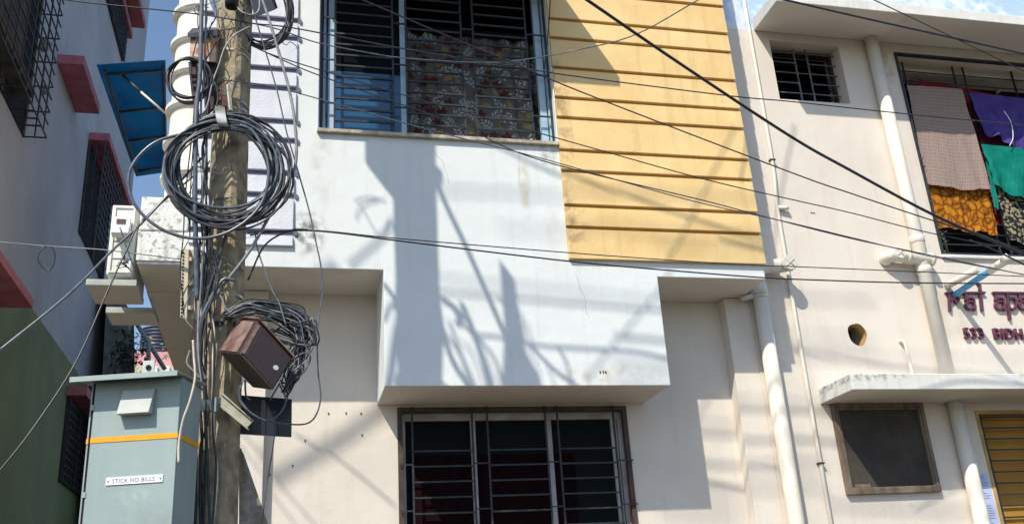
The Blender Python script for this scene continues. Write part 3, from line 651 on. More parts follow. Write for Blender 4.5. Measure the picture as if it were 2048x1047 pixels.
# ------------------------------------------------------------------ neighbouring house on the left
XH = -3.0
nh = thing('neighbour_house', (-5, 14, 0), 'shaded lilac and green house with pink sunshades and caged windows, at the left edge', 'house')
gz = PX(110, 681, XH).z; topz = 15.5
yE = PX(262, 410, XH).y
H = lambda x, y: PX(x, y, XH)
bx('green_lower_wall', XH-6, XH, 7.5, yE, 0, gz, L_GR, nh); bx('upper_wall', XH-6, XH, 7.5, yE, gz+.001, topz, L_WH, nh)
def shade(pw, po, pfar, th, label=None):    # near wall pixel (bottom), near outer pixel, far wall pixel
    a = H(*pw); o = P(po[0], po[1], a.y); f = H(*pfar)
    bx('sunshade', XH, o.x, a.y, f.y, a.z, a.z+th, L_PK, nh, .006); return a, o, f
def cagewin(y0, y1, z0, z1, out, nm='caged_window', sp=.13, frame=True):
    fr = bx(nm, XH-.05, XH+.012, y0, y1, z0, z1, DARK, nh)
    b = B(); t = .014; x = XH+out
    for z in arange(z0, z1+.01, sp): b.box(x-t/2, x+t/2, y0, y1, z-t/2, z+t/2)
    for y in arange(y0, y1+.01, sp*1.7): b.box(x-t/2, x+t/2, y-t/2, y+t/2, z0, z1)
    for y in (y0, y1):
        for z in arange(z0, z1+.01, sp*2): b.box(XH, x, y-t/2, y+t/2, z-t/2, z+t/2)
        b.box((x+XH)/2-t/2, (x+XH)/2+t/2, y-t/2, y+t/2, z0, z1)
    b.build('cage', IRON, fr)
    for ya, yb in ((y0+(y1-y0)*.48, y0+(y1-y0)*.55), (y0, y0+.06), (y1-.06, y1)): bx('sash', XH+.013, XH+.025, ya, yb, z0, z1, CAGEWD, fr)
    return fr
# big cage top left
ca = H(45, 273); co = P(93, 275, ca.y); cz0 = ca.z; 
cg = cagewin(ca.y-2.2, ca.y, cz0, cz0+2.05, co.x-XH, sp=.17)
b = B(); b.box(XH+.02, co.x-.05, ca.y-2.1, ca.y-.55, cz0+.20, cz0+.26, 0); b.box(XH+.02, co.x-.06, ca.y-2.1, ca.y-.60, cz0+.26, cz0+.34)
b.build('plank_shelf', CAGEWD, cg)
for k in range(12): y = ca.y-2.15+k*.17; bx('floor_bar', XH, co.x, y-.008, y+.008, cz0-.008, cz0+.008, IRON, cg)
b = B(); b.box(XH+.03, XH+.05, ca.y-2.2, ca.y-.6, cz0+.35, cz0+1.95); b.build('wood_shutter', CAGEWD, cg)
bx('sunshade', XH, co.x+.02, ca.y-2.6, ca.y+.05, cz0+1.98, cz0+2.12, L_PK, nh, .006)
shade((114, 126), (167, 129), (152, 215), .14)
a, o, f = shade((177, 279), (218, 283), (266, 408), .13)
cagewin(a.y+.0, a.y+2.2, H(168, 489).z, a.z-.01, .25)
shade((234, -4), (246, -2), (256, 55), .14)
bx('sunshade', XH, P(290, 58, H(256, 55).y).x, H(236, 0).y, H(256, 55).y, H(256, 55).z, H(256, 55).z+.15, L_PK, nh, .006)
cagewin(H(203, 0).y-.3, H(243, 122).y, H(243, 122).z, H(256, 55).z-.01, .06, sp=.1)
lo = H(133, 790); shade((133, 790), (173, 790), (170, 850), .14)
cagewin(lo.y+.05, lo.y+2.2, H(122, 965).z, lo.z-.005, .06, sp=.11)
e0 = H(60, 616)
bx('sunshade', XH, XH+.36, H(0, 515).y-1.5, PX(66, 616, XH+.36).y, PX(66, 616, XH+.36).z, PX(66, 616, XH+.36).z+.10, L_PK, nh, .006)
# rags caught on the cage
def rag(px, py, s, label, seed, mat):
    c = P(px, py, ca.y-.06); rnd = random.Random(seed); b = B(); rings = []
    for j in range(9):
        v = j/8; r = s*(.25+.9*math.sin(v*2.6))*.5; z = c.z+s*1.4*(.5-v)
        rings.append([b.bm.verts.new((c.x+r*(1+.35*rnd.uniform(-1, 1))*math.cos(k*.7854), c.y-.03+r*.5*(1+.4*rnd.uniform(-1, 1))*math.sin(k*.7854), z+rnd.uniform(-.01, .01))) for k in range(8)])
    for i in range(8):
        for k in range(8): f = b.bm.faces.new((rings[i][k], rings[i][(k+1) % 8], rings[i+1][(k+1) % 8], rings[i+1][k])); f.smooth = True
    b.bm.faces.new(rings[0]); b.bm.faces.new(rings[-1][::-1]); return tag(b.build('rag', mat), label, 'rag', 'rags on the window cage')
rag(91, 92, .13, 'grey rag tied to the top left window cage, the upper of the two', 1, M('grey_rag', (.35, .34, .33), (.2, .2, .2), 20, .9))
rag(92, 182, .09, 'pale rag tied low on the top left window cage', 2, M('pale_rag', (.40, .38, .36), (.25, .24, .22), 20, .9))
# ------------------------------------------------------------------ far things in the alley gap
fy = 32
tk = thing('water_tank', P(305, 700, fy), 'black ribbed water tank seen far down the alley', 'water tank')
c = P(318, 690, fy); sc_ = fy/1918*1.03; prof = []; r0 = 33*sc_
for k in range(9): z = c.z-.1+k*.19; prof += [(z, r0), (z+.12, r0), (z+.14, r0*1.05), (z+.17, r0*1.05)]
prof += [(c.z+1.62, r0*.95), (c.z+1.75, r0*.5), (c.z+1.78, r0*.5), (c.z+1.95, r0*.5), (c.z+1.96, .01)]
prof = [(c.z+(z-c.z)*.62-.5, r) for z, r in prof]
b = B(); rings = [[b.bm.verts.new((c.x+r*math.cos(a*math.pi/16), c.y+r*math.sin(a*math.pi/16), z)) for a in range(32)] for z, r in prof]
for i in range(len(rings)-1):
    for k in range(32): b.bm.faces.new((rings[i][k], rings[i][(k+1) % 32], rings[i+1][(k+1) % 32], rings[i+1][k])).smooth = True
b.build('tank_body', TANK, tk)
fh = thing('far_house', P(330, 745, 30)*1, 'pink and white far house below the water tank', 'house')
q0, q1 = P(300, 740, 30), P(385, 700, 30)
bx('parapet', q0.x-1, q1.x+3, 30, 33, q0.z+.15, q1.z-.05, M('far_pink_paint', (.75, .38, .42), None, 4, .8), fh)
b = B()
for k in range(14): xx = q0.x+k*.35; b.box(xx, xx+.22, 29.9, 29.99, q0.z-.3, q0.z+.1)
b.build('balusters', WHT, fh)
bx('far_wall', q0.x-1, q1.x+3, 30.0, 38, 0, q0.z+.149, M('far_cream_paint', (.6, .52, .4), None, 4, .8), fh)
gh = thing('grey_shed', P(270, 700, 16), 'grey green shed with a sloping roof edge behind the shaded house', 'shed')
s0, s1, s2, s3 = P(230, 760, 16), P(268, 635, 16), P(330, 752, 16), P(246, 635, 16)
b = B(); bk = Vector((-.6, 4, 0)); b.hexa([Vector(v) for v in (s0-Vector((0, 0, 5)), s3+Vector((-.3, 0, .8)), s0-Vector((0, 0, 5))+bk, s3+Vector((-.3, 0, .8))+bk, s2-Vector((0, 0, 5)), s1, s2-Vector((0, 0, 5))+bk, s1+bk)])
b.build('shed_wall', M('shed_grey_green', (.20, .25, .23), (.10, .13, .12), 5, .85, streak=((.06, .08, .06), .7)), gh)
b = B(); b.tube([P(266, 635, 15.9), P(330, 738, 15.9)], .035, 8); b.tube([P(297, 685, 15.8), P(297, 735, 15.8)], .035, 8); b.tube([P(260, 635, 15.85), P(256, 668, 15.85)], .04, 8)
b.build('roof_edge', M('shed_trim', (.30, .33, .34), None, 8, .7), gh)
leaves('roof_plant', P(325, 705, 26), 34, (.25, .3, .25), 'thin yellow green plant in front of the far pink parapet', 4, M('yellow_leaf', (.35, .36, .10), (.2, .25, .06), 20, .7), .07)
leaves('dark_shrub', P(256, 712, 15.7), 260, (.12, .2, .22), 'dark shrub behind the cabinet roof, at the foot of the shed', 5, M('dark_leaf', (.03, .045, .03), (.015, .02, .015), 20, .7), .05)
# ------------------------------------------------------------------ service cabinet (turned to face the camera)
cx_, cy_ = Vector((math.cos(YAW), -math.sin(YAW), 0)), Vector((math.sin(YAW), math.cos(YAW), 0))
O = P(366, 745, 4.42)
def Pc(px, py, w_=0.0):
    d = ray(px, py); k = ((O+cy_*w_-C0).dot(cy_))/d.dot(cy_); p = C0+d*k-O; return p.dot(cx_), p.z+O.z
def XF(p): return O*Vector((1, 1, 0)).x*0+Vector((O.x, O.y, 0))+cx_*p.x+cy_*p.y+Vector((0, 0, p.z))
ztop = Pc(366, 752)[1]; uL = Pc(170, 900)[0]; uS = Pc(177, 900)[0]
dpt = .26
cb = thing('service_cabinet', XF(Vector((uL/2, dpt/2, .1))), 'grey green metal cabinet with an orange yellow stripe and a STICK NO BILLS plate', 'cabinet')
B().box(uL, 0, .004, dpt, .9, ztop, xf=XF, bev=.004).build('body', CABG, cb)
dd = B().box(uS+.008, -.002, -.010, .003, .95, ztop-.012, xf=XF, bev=.003).build('door', CABG, cb)
B().box(uS-.004, uS+.0075, -.003, .0035, .95, ztop-.01, xf=XF).build('door_gap', DARK, cb)
b = B()
for z in (ztop-.12, ztop-.5, ztop-.8): b.box(uS-.006, uS+.012, -.014, -.004, z-.012, z+.012, xf=XF)
b.build('hinges', CABG, cb)
b = B(); zf = Pc(366, 737, -.10)[1]
cs = []
for u in (Pc(140, 757, -.10)[0], .012):
    for w_ in (-.10, dpt+.04):
        for k in (0, 1): cs.append(XF(Vector((u, w_, (ztop-.008 if w_ < 0 else ztop+.03)+k*.010))))
b.hexa(cs, 0, .002); b.box(Pc(140, 757, -.10)[0], .012, -.104, -.097, ztop-.022, ztop+.001, xf=XF); b.build('roof', CABG, cb)
l0, l1 = Pc(266, 744), Pc(293, 712)
b = B(); b.box(l0[0], l1[0], .10, .108, ztop+.01, ztop+.115, xf=XF, bev=.003); b.box(l1[0], l1[0]+.055, .10, .12, ztop+.045, ztop+.060, xf=XF); b.box(l0[0]-.012, l0[0], .10, .108, ztop+.04, ztop+.055, xf=XF); b.build('lifting_lug', CABL, cb)
b = B(); lc = XF(Vector(((l0[0]+l1[0])/2+.002, .098, ztop+.08))); b.tube([lc, lc-cy_*.003], .013, 18); b.build('lug_hole', DARK, cb)
v0, v1 = Pc(243, 833), Pc(311, 779)
cs = []
for u in (v0[0], v1[0]):
    for w_ in (-.06, -.0105):
        for k in (0, 1): cs.append(XF(Vector((u+(.008 if k else 0), w_ if k == 0 else min(w_, -.0105)*(.45 if w_ < -.05 else 1), v0[1] if k == 0 else v1[1]))))
B().hexa(cs, 0, .003).build('vent_hood', CABL, cb)
sz0, sz1 = Pc(270, 881)[1], Pc(270, 870.5)[1]
b = B(); b.box(uS+.009, -.001, -.0125, -.0105, sz0, sz1, xf=XF); b.box(uL, uS-.005, .001, .0035, sz0, sz1, xf=XF); b.box(.0005, .003, .006, dpt-.002, sz0, sz1, xf=XF); b.build('stripe', YEL, cb)
s0, s1 = Pc(214, 968), Pc(328, 951)
pl = B().box(s0[0], s1[0], -.0145, -.0105, Pc(270, 967)[1], Pc(270, 952)[1], xf=XF).build('sign_plate', WHT, cb)
tw = s1[0]-s0[0]; zb = Pc(270, 963.5)[1]
text_mesh('STICK NO BILLS', .0252, .0004, lambda v: XF(Vector((s0[0]+tw*.11+v.x*.93, -.0152-v.z, zb+v.y))), 'plate_text', INK, pl)
b = B()
for u in (s0[0]+.01, s1[0]-.01): q = XF(Vector((u, -.0146, (Pc(270, 959.5)[1])))); b.tube([q, q-cy_*.003], .003, 8)
b.build('rivets', IRON, cb)
q = XF(Vector((uL/2, dpt/2, 0)))
B().box(uL+.05, -.05, .03, dpt-.03, .12, .9, xf=XF).build('legs', CABG, cb)
# ------------------------------------------------------------------ utility pole
pb, pt = P(445, 700, 5.0), P(467, 100, 5.0); ax = (pt-pb)/(pt.z-pb.z)
def pole_at(z): return pb+ax*(z-pb.z)
pole = thing('utility_pole', Vector((pole_at(0).x, 5.0, 0)), 'weathered square concrete utility pole draped with coiled cables in front of the building', 'utility pole')
b = B(); rings = []; rr = random.Random(11); th0 = R_(-24)
zz = [.1+.09*k for k in range(92)]
for z in zz:
    hw = .0855 if z < 5.4 else .068; c = pole_at(z); ring = []
    ch = hw*.72
    for (x, y) in ((-hw, -ch), (-ch, -hw), (ch, -hw), (hw, -ch), (hw, ch), (ch, hw), (-ch, hw), (-hw, ch)):
        x *= .96; x += rr.uniform(-.0018, .0018); y += rr.uniform(-.0018, .0018)
        ring.append(b.bm.verts.new((c.x+x*math.cos(th0)-y*math.sin(th0), c.y+x*math.sin(th0)+y*math.cos(th0), z)))
    rings.append(ring)
for i in range(len(rings)-1):
    for k in range(8): b.bm.faces.new((rings[i][k], rings[i][(k+1) % 8], rings[i+1][(k+1) % 8], rings[i+1][k]))
b.bm.faces.new(rings[-1]); b.build('shaft', CONC, pole)
def band(z, mat, h=.012, nm='steel_band', tilt=0):
    c = pole_at(z); b = B(); pts = []
    for k in range(9):
        pass
    r = .097
    for j in (0, 1):
        pass
    ring = []
    for dz, rad in ((-h, r), (h, r)):
        ring.append([b.bm.verts.new((c.x+rad*math.cos(a*math.pi/12), c.y+rad*math.sin(a*math.pi/12), z+dz+tilt*math.cos(a*math.pi/12))) for a in range(24)])
    for k in range(24): b.bm.faces.new((ring[0][k], ring[0][(k+1) % 24], ring[1][(k+1) % 24], ring[1][k])).smooth = True
    return b.build(nm, mat, pole)
for py in (198, 212, 585): band(P(470, py, 4.9).z, STEEL, .006)
band(P(450, 515, 4.9).z, PALEC, .003, 'wire_tie', -.03)
band(P(450, 395, 4.9).z, BLK, .003, 'wire_tie', .0); band(P(450, 402, 4.9).z, BLK, .002, 'wire_tie', .01); band(P(470, 98, 4.9).z, PALEC, .004, 'wire_tie', -.02); band(P(470, 160, 4.9).z, BLK, .003, 'wire_tie', .02); band(P(470, 150, 4.9).z, GREYC, .002, 'wire_tie', .03)
band(P(450, 420, 4.9).z, BLK, .002, 'wire_tie', .02); band(P(440, 645, 4.9).z, RUST, .012, 'wire_tie', 0)
# steel brackets
b = B()
def bar(a, c, w_, h): 
    a, c = Vector(a), Vector(c); t = (c-a).normalized(); s = t.cross(Vector((0, 0, 1))).normalized(); u = s.cross(t); cs = []
    for p in (a, c):
        for i in (-1, 1):
            for j in (-1, 1): cs.append(p+s*i*w_/2+u*j*h/2)
    b.hexa(cs)
bar(P(441, 795, 4.86), P(500, 848, 4.84), .008, .05); bar(P(443, 786, 4.86)+Vector((0, 0, .0)), P(503, 838, 4.84), .035, .006); bar(P(441, 812, 4.86), P(497, 858, 4.84), .03, .006)
b.build('channel_bracket', M('channel_paint', (.42, .43, .36), (.30, .28, .22), 12, .6, .3, 40), pole)
b = B(); bar(P(394, 810, 4.78), P(432, 812, 4.86), .03, .055); b.build('cabinet_bracket', CABG, pole)
b = B(); bar(P(433, 798, 4.82), P(433, 825, 4.82), .004, .012) if False else b.box(P(430, 810, 4.84).x-.006, P(430, 810, 4.84).x+.006, 4.82, 4.90, P(430, 824, 4.84).z, P(430, 796, 4.84).z); b.build('clamp_plate', CABG, pole)
# orange and cream insulator bracket with the steel hook that holds the big coil
b = B(); bar(P(446, 170, 4.86), P(448, 215, 4.83), .02, .03); b.build('rust_bracket', RUSTL, pole)
b = B(); bar(P(455, 172, 4.86), P(460, 222, 4.84), .02, .022); b.build('cream_clamp', PALEC, pole)
hk = thing('cable_hook', P(443, 235, 4.74), 'bent steel strap hook holding the big cable coil on the pole', 'hook')
b = B(); hp = spline([P(440, 212, 4.86), P(440, 222, 4.74), P(444, 245, 4.72), P(450, 258, 4.76), P(450, 262, 4.86)], 6)
for i in range(len(hp)-1):
    a_, c_ = hp[i], hp[i+1]; t = Vector((.026, 0, 0)); off = Vector((0, -.004, .002))
    b.hexa([a_-t, a_-t+off, c_-t, c_-t+off, a_+t, a_+t+off, c_+t, c_+t+off])
b.build('hook_strap', STEEL, hk)
# out-of-frame pole top: unseen tapering plate, outlined to throw the shadow on the wall
def prism(pts, th):
    b = B(); o_ = Vector((0, th, 0)); vf = [b.bm.verts.new(p) for p in pts]; vb = [b.bm.verts.new(p+o_) for p in pts]; b.bm.faces.new(vf); b.bm.faces.new(vb[::-1]); n = len(pts)
    for k in range(n): b.bm.faces.new((vf[k], vb[k], vb[(k+1) % n], vf[(k+1) % n]))
    return b
b = prism([SH(x, y, D0, 1.5) for x, y in ((735, 150), (737, 335), (768, 375), (800, 415), (800, 500), (797, 590), (808, 690), (812, 775), (884, 775), (888, 650), (880, 590), (876, 480), (872, 330), (872, 150))], .03)
b.build('pole_shadow_plate', RUST, pole)
# ------------------------------------------------------------------ boxes on the pole
def hexpx(b, F, Bk, mi=0, bev=.004):   # F: TL,TR,BR,BL of the front; Bk same of the back, (px,py,Y)
    f = [P(*q) for q in F]; k = [P(*q) for q in Bk]
    b.hexa([f[3], f[0], k[3], k[0], f[2], f[1], k[2], k[1]], mi, bev)
jb = thing('brown_junction_box', P(510, 705, 4.7), 'large tilted rusty brown junction box hanging off the pole, in front of the tangled cables', 'junction box')
Ft = [(516, 640, 4.62), (586, 716, 4.64), (546, 780, 4.56), (479, 707, 4.54)]; Bk_ = [(480, 637, 4.86), (550, 712, 4.88), (506, 775, 4.80), (438, 703, 4.78)]
b = B(); hexpx(b, Ft, Bk_, 0, .006); b.build('box_body', RUST, jb)
Ld = [(478, 629, 4.87), (518, 634, 4.60), (590, 712, 4.62), (552, 706, 4.90)]
b = B(); q = [P(*x) for x in Ld]; dn = Vector((0, 0, -.009)); b.hexa([q[0]+dn, q[0], q[3]+dn, q[3], q[1]+dn, q[1], q[2]+dn, q[2]], 0, .002); b.build('lid', RUSTL, jb)
b = B(); f = [P(*x) for x in Ft]; k = [P(*x) for x in Bk_]
def lerp4(u, v): return f[0].lerp(f[3], v).lerp(k[0].lerp(k[3], v), u)
nn = (f[3]-f[0]).cross(k[0]-f[0]).normalized(); nn = nn if nn.x < 0 else -nn
b.hexa([lerp4(.12, .06)+nn*.001, lerp4(.12, .06)+nn*.004, lerp4(.12, .96)+nn*.001, lerp4(.12, .96)+nn*.004, lerp4(.98, .06)+nn*.001, lerp4(.98, .06)+nn*.004, lerp4(.98, .96)+nn*.001, lerp4(.98, .96)+nn*.004]); b.build('lit_side', RUSTL, jb)  # paler plate puts the sunlit side of the box into colour
fn = (f[1]-f[0]).cross(f[3]-f[0]).normalized(); fn = fn if fn.y < 0 else -fn
def fr_(u, v, o=.0): return f[0].lerp(f[1], u).lerp(f[3].lerp(f[2], u), v)+fn*o
b = B(); b.hexa([fr_(.03, .10, .001), fr_(.03, .10, .007), fr_(.03, .95, .001), fr_(.03, .95, .007), fr_(.10, .08, .001), fr_(.10, .08, .007), fr_(.10, .93, .001), fr_(.10, .93, .007)], 0, .001); b.build('hinge_strip', RUSTL, jb)
b = B(); c = fr_(.80, .55, .0055); b.tube([c, c+fn*.002], .0135, 20); b.build('white_sticker', CABL, jb)
b = B(); b.hexa([fr_(.12, .08, .001), fr_(.12, .08, .005), fr_(.12, .93, .001), fr_(.12, .93, .005), fr_(.97, .05, .001), fr_(.97, .05, .005), fr_(.97, .95, .001), fr_(.97, .95, .005)], 0, .002)
b.build('door', M('brown_black_paint', (.020, .014, .016), (.030, .016, .015), 10, .5, .3, 40, spec=.5), jb)
dp = thing('flat_black_panel', P(534, 872, 5.12), 'flat black rectangular panel behind the pole, below the brown junction box', 'panel')
b = B(); hexpx(b, [(480, 789, 5.10), (584, 797, 5.10), (583, 873, 5.10), (476, 866, 5.10)], [(480, 791, 5.13), (584, 799, 5.13), (583, 874, 5.13), (476, 868, 5.13)], 0, .003); b.build('panel_face', PANEL, dp)
b = B()
for u in (.25, .5, .75): 
    a_, c_ = P(480+104*u, 790+8*u, 5.095), P(477+106*u, 867+6*u, 5.095); b.box(a_.x-.001, a_.x+.001, 5.094, 5.0995, c_.z+.01, a_.z-.01)
b.build('panel_ribs', IRON, dp)
bbx = thing('beige_terminal_box', P(382, 640, 4.95), 'narrow beige terminal box with a slotted edge, left of the pole', 'terminal box')
b = B(); hexpx(b, [(376, 497, 4.9), (404, 500, 4.9), (403, 640, 4.9), (373, 636, 4.9)], [(392, 505, 5.02), (414, 506, 5.02), (413, 632, 5.02), (390, 630, 5.02)]); b.build('box_body', BEIGE, bbx)
b = B(); hexpx(b, [(364, 496, 4.86), (378, 498, 4.86), (374, 638, 4.86), (360, 634, 4.86)], [(368, 498, 4.90), (382, 500, 4.90), (379, 637, 4.90), (365, 634, 4.90)], 0, .003); b.build('slotted_edge', BEIGE, bbx)
b = B()
for kx in range(19):
    c = P(366.5-kx*.19, 505+kx*7.0, 4.857); b.box(c.x-.004, c.x+.004, 4.855, 4.859, c.z-.0035, c.z+.0035)
b.build('slots', DARK, bbx)
b = B()
for py in (520, 568, 617): c = P(380, py, 4.88); b.box(c.x-.014, c.x+.012, 4.865, 4.899, c.z-.008, c.z+.012)
b.build('latches', BEIGE, bbx)
ub = thing('rusty_fuse_box', P(405, 125, 4.9), 'rust stained fuse box with a black lid, high on the left of the pole', 'fuse box')
b = B(); hexpx(b, [(381, 72, 4.86), (433, 68, 4.86), (431, 124, 4.86), (378, 122, 4.86)], [(390, 85, 5.0), (440, 80, 5.0), (438, 130, 5.0), (386, 128, 5.0)]); b.build('box_body', RUSTB, ub)
b = B(); hexpx(b, [(374, 66, 4.84), (436, 58, 4.84), (437, 72, 4.84), (376, 76, 4.84)], [(384, 56, 5.02), (438, 55, 5.02), (440, 68, 5.02), (386, 70, 5.02)]); b.build('lid', PANEL, ub)
b = B(); hexpx(b, [(376, 124, 4.88), (392, 122, 4.88), (396, 205, 4.88), (384, 200, 4.88)], [(380, 124, 4.95), (396, 122, 4.95), (398, 205, 4.95), (388, 200, 4.95)]); hexpx(b, [(404, 124, 4.9), (432, 122, 4.9), (428, 215, 4.9), (412, 232, 4.9)], [(408, 124, 4.96), (436, 122, 4.96), (432, 215, 4.96), (416, 232, 4.96)]); b.build('black_skirt', RUST, ub)
lmp = thing('black_lamp_cup', P(463, 12, 4.8), 'round black downward cup fixed to the pole at the top edge', 'lamp')
b = B(); c = P(463, 14, 4.82); rings = []
for dz, r in ((0, .036), (.05, .040), (.12, .036), (.121, .002)): rings.append([b.bm.verts.new((c.x+r*math.cos(a*.2618), c.y+r*math.sin(a*.2618), c.z+dz)) for a in range(24)])
for dz, r in ((.0, .033), (.06, .03), (.061, .002)): rings.append([b.bm.verts.new((c.x+r*math.cos(a*.2618), c.y+r*math.sin(a*.2618), c.z+dz)) for a in range(24)])
for i, j in ((0, 1), (1, 2), (2, 3), (0, 4), (4, 5), (5, 6)):
    for k_ in range(24): b.bm.faces.new((rings[i][k_], rings[i][(k_+1) % 24], rings[j][(k_+1) % 24], rings[j][k_])).smooth = True
b.build('cup', BLK, lmp)
fb = thing('black_flat_box', P(528, 20, 4.95), 'black flat splice box right of the pole at the top edge', 'splice box')
b = B(); hexpx(b, [(500, -12, 4.94), (540, -14, 4.94), (552, 19, 4.94), (510, 35, 4.94)], [(505, -14, 5.0), (545, -16, 5.0), (556, 16, 5.0), (514, 32, 5.0)]); b.build('box_body', PANEL, fb)
bp = thing('blue_grey_sheet', P(430, 45, 5.05), 'blue grey tapering steel sheet behind the cables, left of the pole top', 'sheet')
b = B(); hexpx(b, [(414, -10, 5.05), (446, -10, 5.05), (440, 50, 5.05), (436, 48, 5.05)], [(414, -10, 5.07), (446, -10, 5.07), (440, 50, 5.07), (436, 48, 5.07)], 0, 0); b.build('sheet_metal', M('blue_grey_steel', (.16, .24, .34), (.10, .16, .24), 8, .5), bp)
ns = B(); rr = random.Random(4); G = []
for i in range(9):
    u = i/8; G.append([ns.bm.verts.new(P(476+(6+12*v*5)*u*.95+ (2 if j else 0), 895+165*v, 5.06+.02*math.sin(u*6+v*4))) for j, v in enumerate([k/12 for k in range(13)])])
for i in range(8):
    for j in range(12): ns.bm.faces.new((G[i][j], G[i][j+1], G[i+1][j+1], G[i+1][j])).smooth = True
tag(ns.build('torn_net', NET), 'torn grey net hanging at the right side of the pole base', 'net')
# ------------------------------------------------------------------ cables
def cable(name, pts, r, mat, label, group=None, n=9, sides=7, cat='cable'):
    if group == GW: pts = [(x, y, Y if Y < 4.9 else 4.9+(Y-4.9)*.15) for x, y, Y in pts]     # wires run level along the street, from pole to pole
    b = B(); b.tube(spline([P(*p) for p in pts], n), r, sides); return tag(b.build(name, mat), label, cat, group)
GW = 'overhead wires crossing the facade'
cable('overhead_wire', [(100, -5, 5.4), (180, 6, 5.3), (399, 29, 4.95), (505, 47, 4.86), (590, 57, 4.9), (814, 99, 5.2), (1031, 134, 5.4), (1160, 154, 5.5), (1461, 192, 5.7), (1580, 203, 5.8), (1824, 229, 6.0), (2110, 256, 6.1)], .0042, BLK, 'black wire that enters at the top left corner and crosses above the balcony laundry', GW)
cable('overhead_wire', [(505, 47, 4.9), (560, 60, 5), (636, 86, 5.1), (743, 107, 5.2), (805, 116, 5.2), (942, 125, 5.3), (1031, 122, 5.1), (1160, 99, 4.8), (1272, 69, 4.5), (1404, -4, 4.1)], .0038, SLATE, 'wire that sags before the upper window then climbs out above the yellow cladding', GW)
cable('overhead_wire', [(715, -4, 4.6), (911, 79, 4.9), (1018, 122, 5.1), (1160, 183, 5.2), (1580, 344, 5.6), (1700, 386, 5.7), (1863, 440, 5.8), (1972, 473, 5.9), (2110, 528, 6)], .0045, BLK, 'straight wire running from above the blue window pane down to the balcony floor', GW)
cable('overhead_wire', [(500, 88, 4.9), (560, 115, 4.95), (814, 192, 5.2), (957, 232, 5.3), (1160, 289, 5.4), (1404, 357, 5.6), (1580, 398, 5.7), (1700, 425, 5.8), (1876, 469, 5.9), (2110, 512, 6)], .0036, BLK, 'thin wire leaving the pole at the fuse box height and ending at the balcony corner', GW)
cable('overhead_wire', [(500, 90, 4.92), (560, 118, 4.97), (636, 150, 5.1), (792, 205, 5.2), (927, 254, 5.3), (1080, 320, 5.4), (1404, 400, 5.6), (1507, 427, 5.7), (1700, 476, 5.8), (1876, 513, 5.9), (2110, 562, 6)], .0036, BLK, 'thin wire passing below the upper window sill and under the balcony sill', GW)
cable('overhead_wire', [(448, 160, 4.84), (560, 177, 5), (789, 241, 5.2), (918, 275, 5.3), (1095, 320, 5.4), (1375, 399, 5.6), (1580, 445, 5.7), (1700, 474, 5.78), (1878, 516, 5.85), (2110, 560, 5.95)], .0034, SLATE, 'thin grey wire tied to the pole above the big coil', GW)
cable('overhead_wire', [(495, 466, 4.9), (545, 462, 4.95), (640, 461, 5.0), (800, 477, 5.2), (1138, 505, 5.5), (1360, 521, 5.6), (1530, 531, 5.7), (1620, 534, 5.8), (2110, 555, 6.1)], .0032, BLK, 'thin wire across the white beam, the upper of the two low wires', GW)
cable('overhead_wire', [(500, 470, 4.88), (545, 464, 4.93), (640, 462, 4.98), (827, 485, 5.2), (1138, 522, 5.5), (1360, 542, 5.6), (1530, 555, 5.7), (1620, 559, 5.8), (1822, 565, 5.9), (2110, 567, 6.1)], .0046, BLK, 'thicker wire across the white beam, lowest of the long wires', GW)
cable('overhead_cable', [(1165, -6, 4.3), (1358, 126, 4.6), (1580, 272, 5), (1700, 340, 5.2), (1858, 425, 5.4), (1986, 482, 5.6), (2110, 535, 5.8)], .0098, BLK, 'thickest black cable, slanting from the top over the yellow cladding to the balcony', GW)
cable('overhead_cable', [(1556, -3, 4.8), (1738, 39, 5.1), (1910, 77, 5.3), (2110, 122, 5.5)], .0078, BLK, 'thick cable under the upper right sunshade', GW)
cable('overhead_wire', [(1735, -6, 5), (1910, 77, 5.3), (2110, 172, 5.5)], .0042, BLK, 'thin wire crossing the thick cable at the upper right sunshade', GW)
cable('overhead_wire', [(1940, 480, 5.6), (2000, 505, 5.7), (2110, 560, 5.8)], .006, BLK, 'short cable end joining the bundle below the balcony laundry', GW)
cable('hanging_wire', [(1101, -5, 6.42), (1096, 70, 6.44), (1089, 138, 6.46)], .005, IRON, 'short vertical wire at the right edge of the upper window')
cable('stay_wire', [(-10, 707, 4.6), (136, 589, 4.7), (225, 500, 4.8), (293, 436, 4.85), (403, 316, 4.9)], .0065, SLATE, 'thicker slanting wire in front of the white outdoor unit, running down left')
cable('stay_wire', [(-10, 952, 4.5), (63, 860, 4.55), (151, 725, 4.65), (219, 573, 4.75), (253, 500, 4.8), (287, 439, 4.85), (395, 345, 4.95)], .0048, BLK, 'steeper slanting wire that reaches down past the green wall')
cable('side_wire', [(-10, 483, 5), (95, 492, 5), (215, 500, 4.95), (360, 518, 4.9)], .003, GREYC, 'thin level grey wire at the left, carrying a small loop')
cable('wire_loop', [(92, 492, 5.0), (80, 503, 5), (76, 520, 5), (88, 537, 5), (98, 540, 5), (108, 525, 5), (109, 505, 5), (100, 491, 5), (88, 492, 5)], .004, BLK, 'small black wire loop hanging from the level grey wire')
cable('side_wire', [(240, 455, 4.9), (262, 520, 4.9), (272, 540, 4.9)], .004, SLATE, 'short wire hanging over the lower corner of the outdoor unit')
b = B(); rr = random.Random(21)
c = P(247, 527, 4.88)
for k in range(16): d = Vector((rr.gauss(0, .018), rr.gauss(0, .006), rr.gauss(0, .022))); b.tube(spline([c, c+d, c+d+Vector((rr.gauss(0, .012), 0, rr.gauss(0, .012)))], 3), .0022, 5)
tag(b.build('wire_knot', BLK), 'knotted wire ends in front of the outdoor unit base', 'cable')
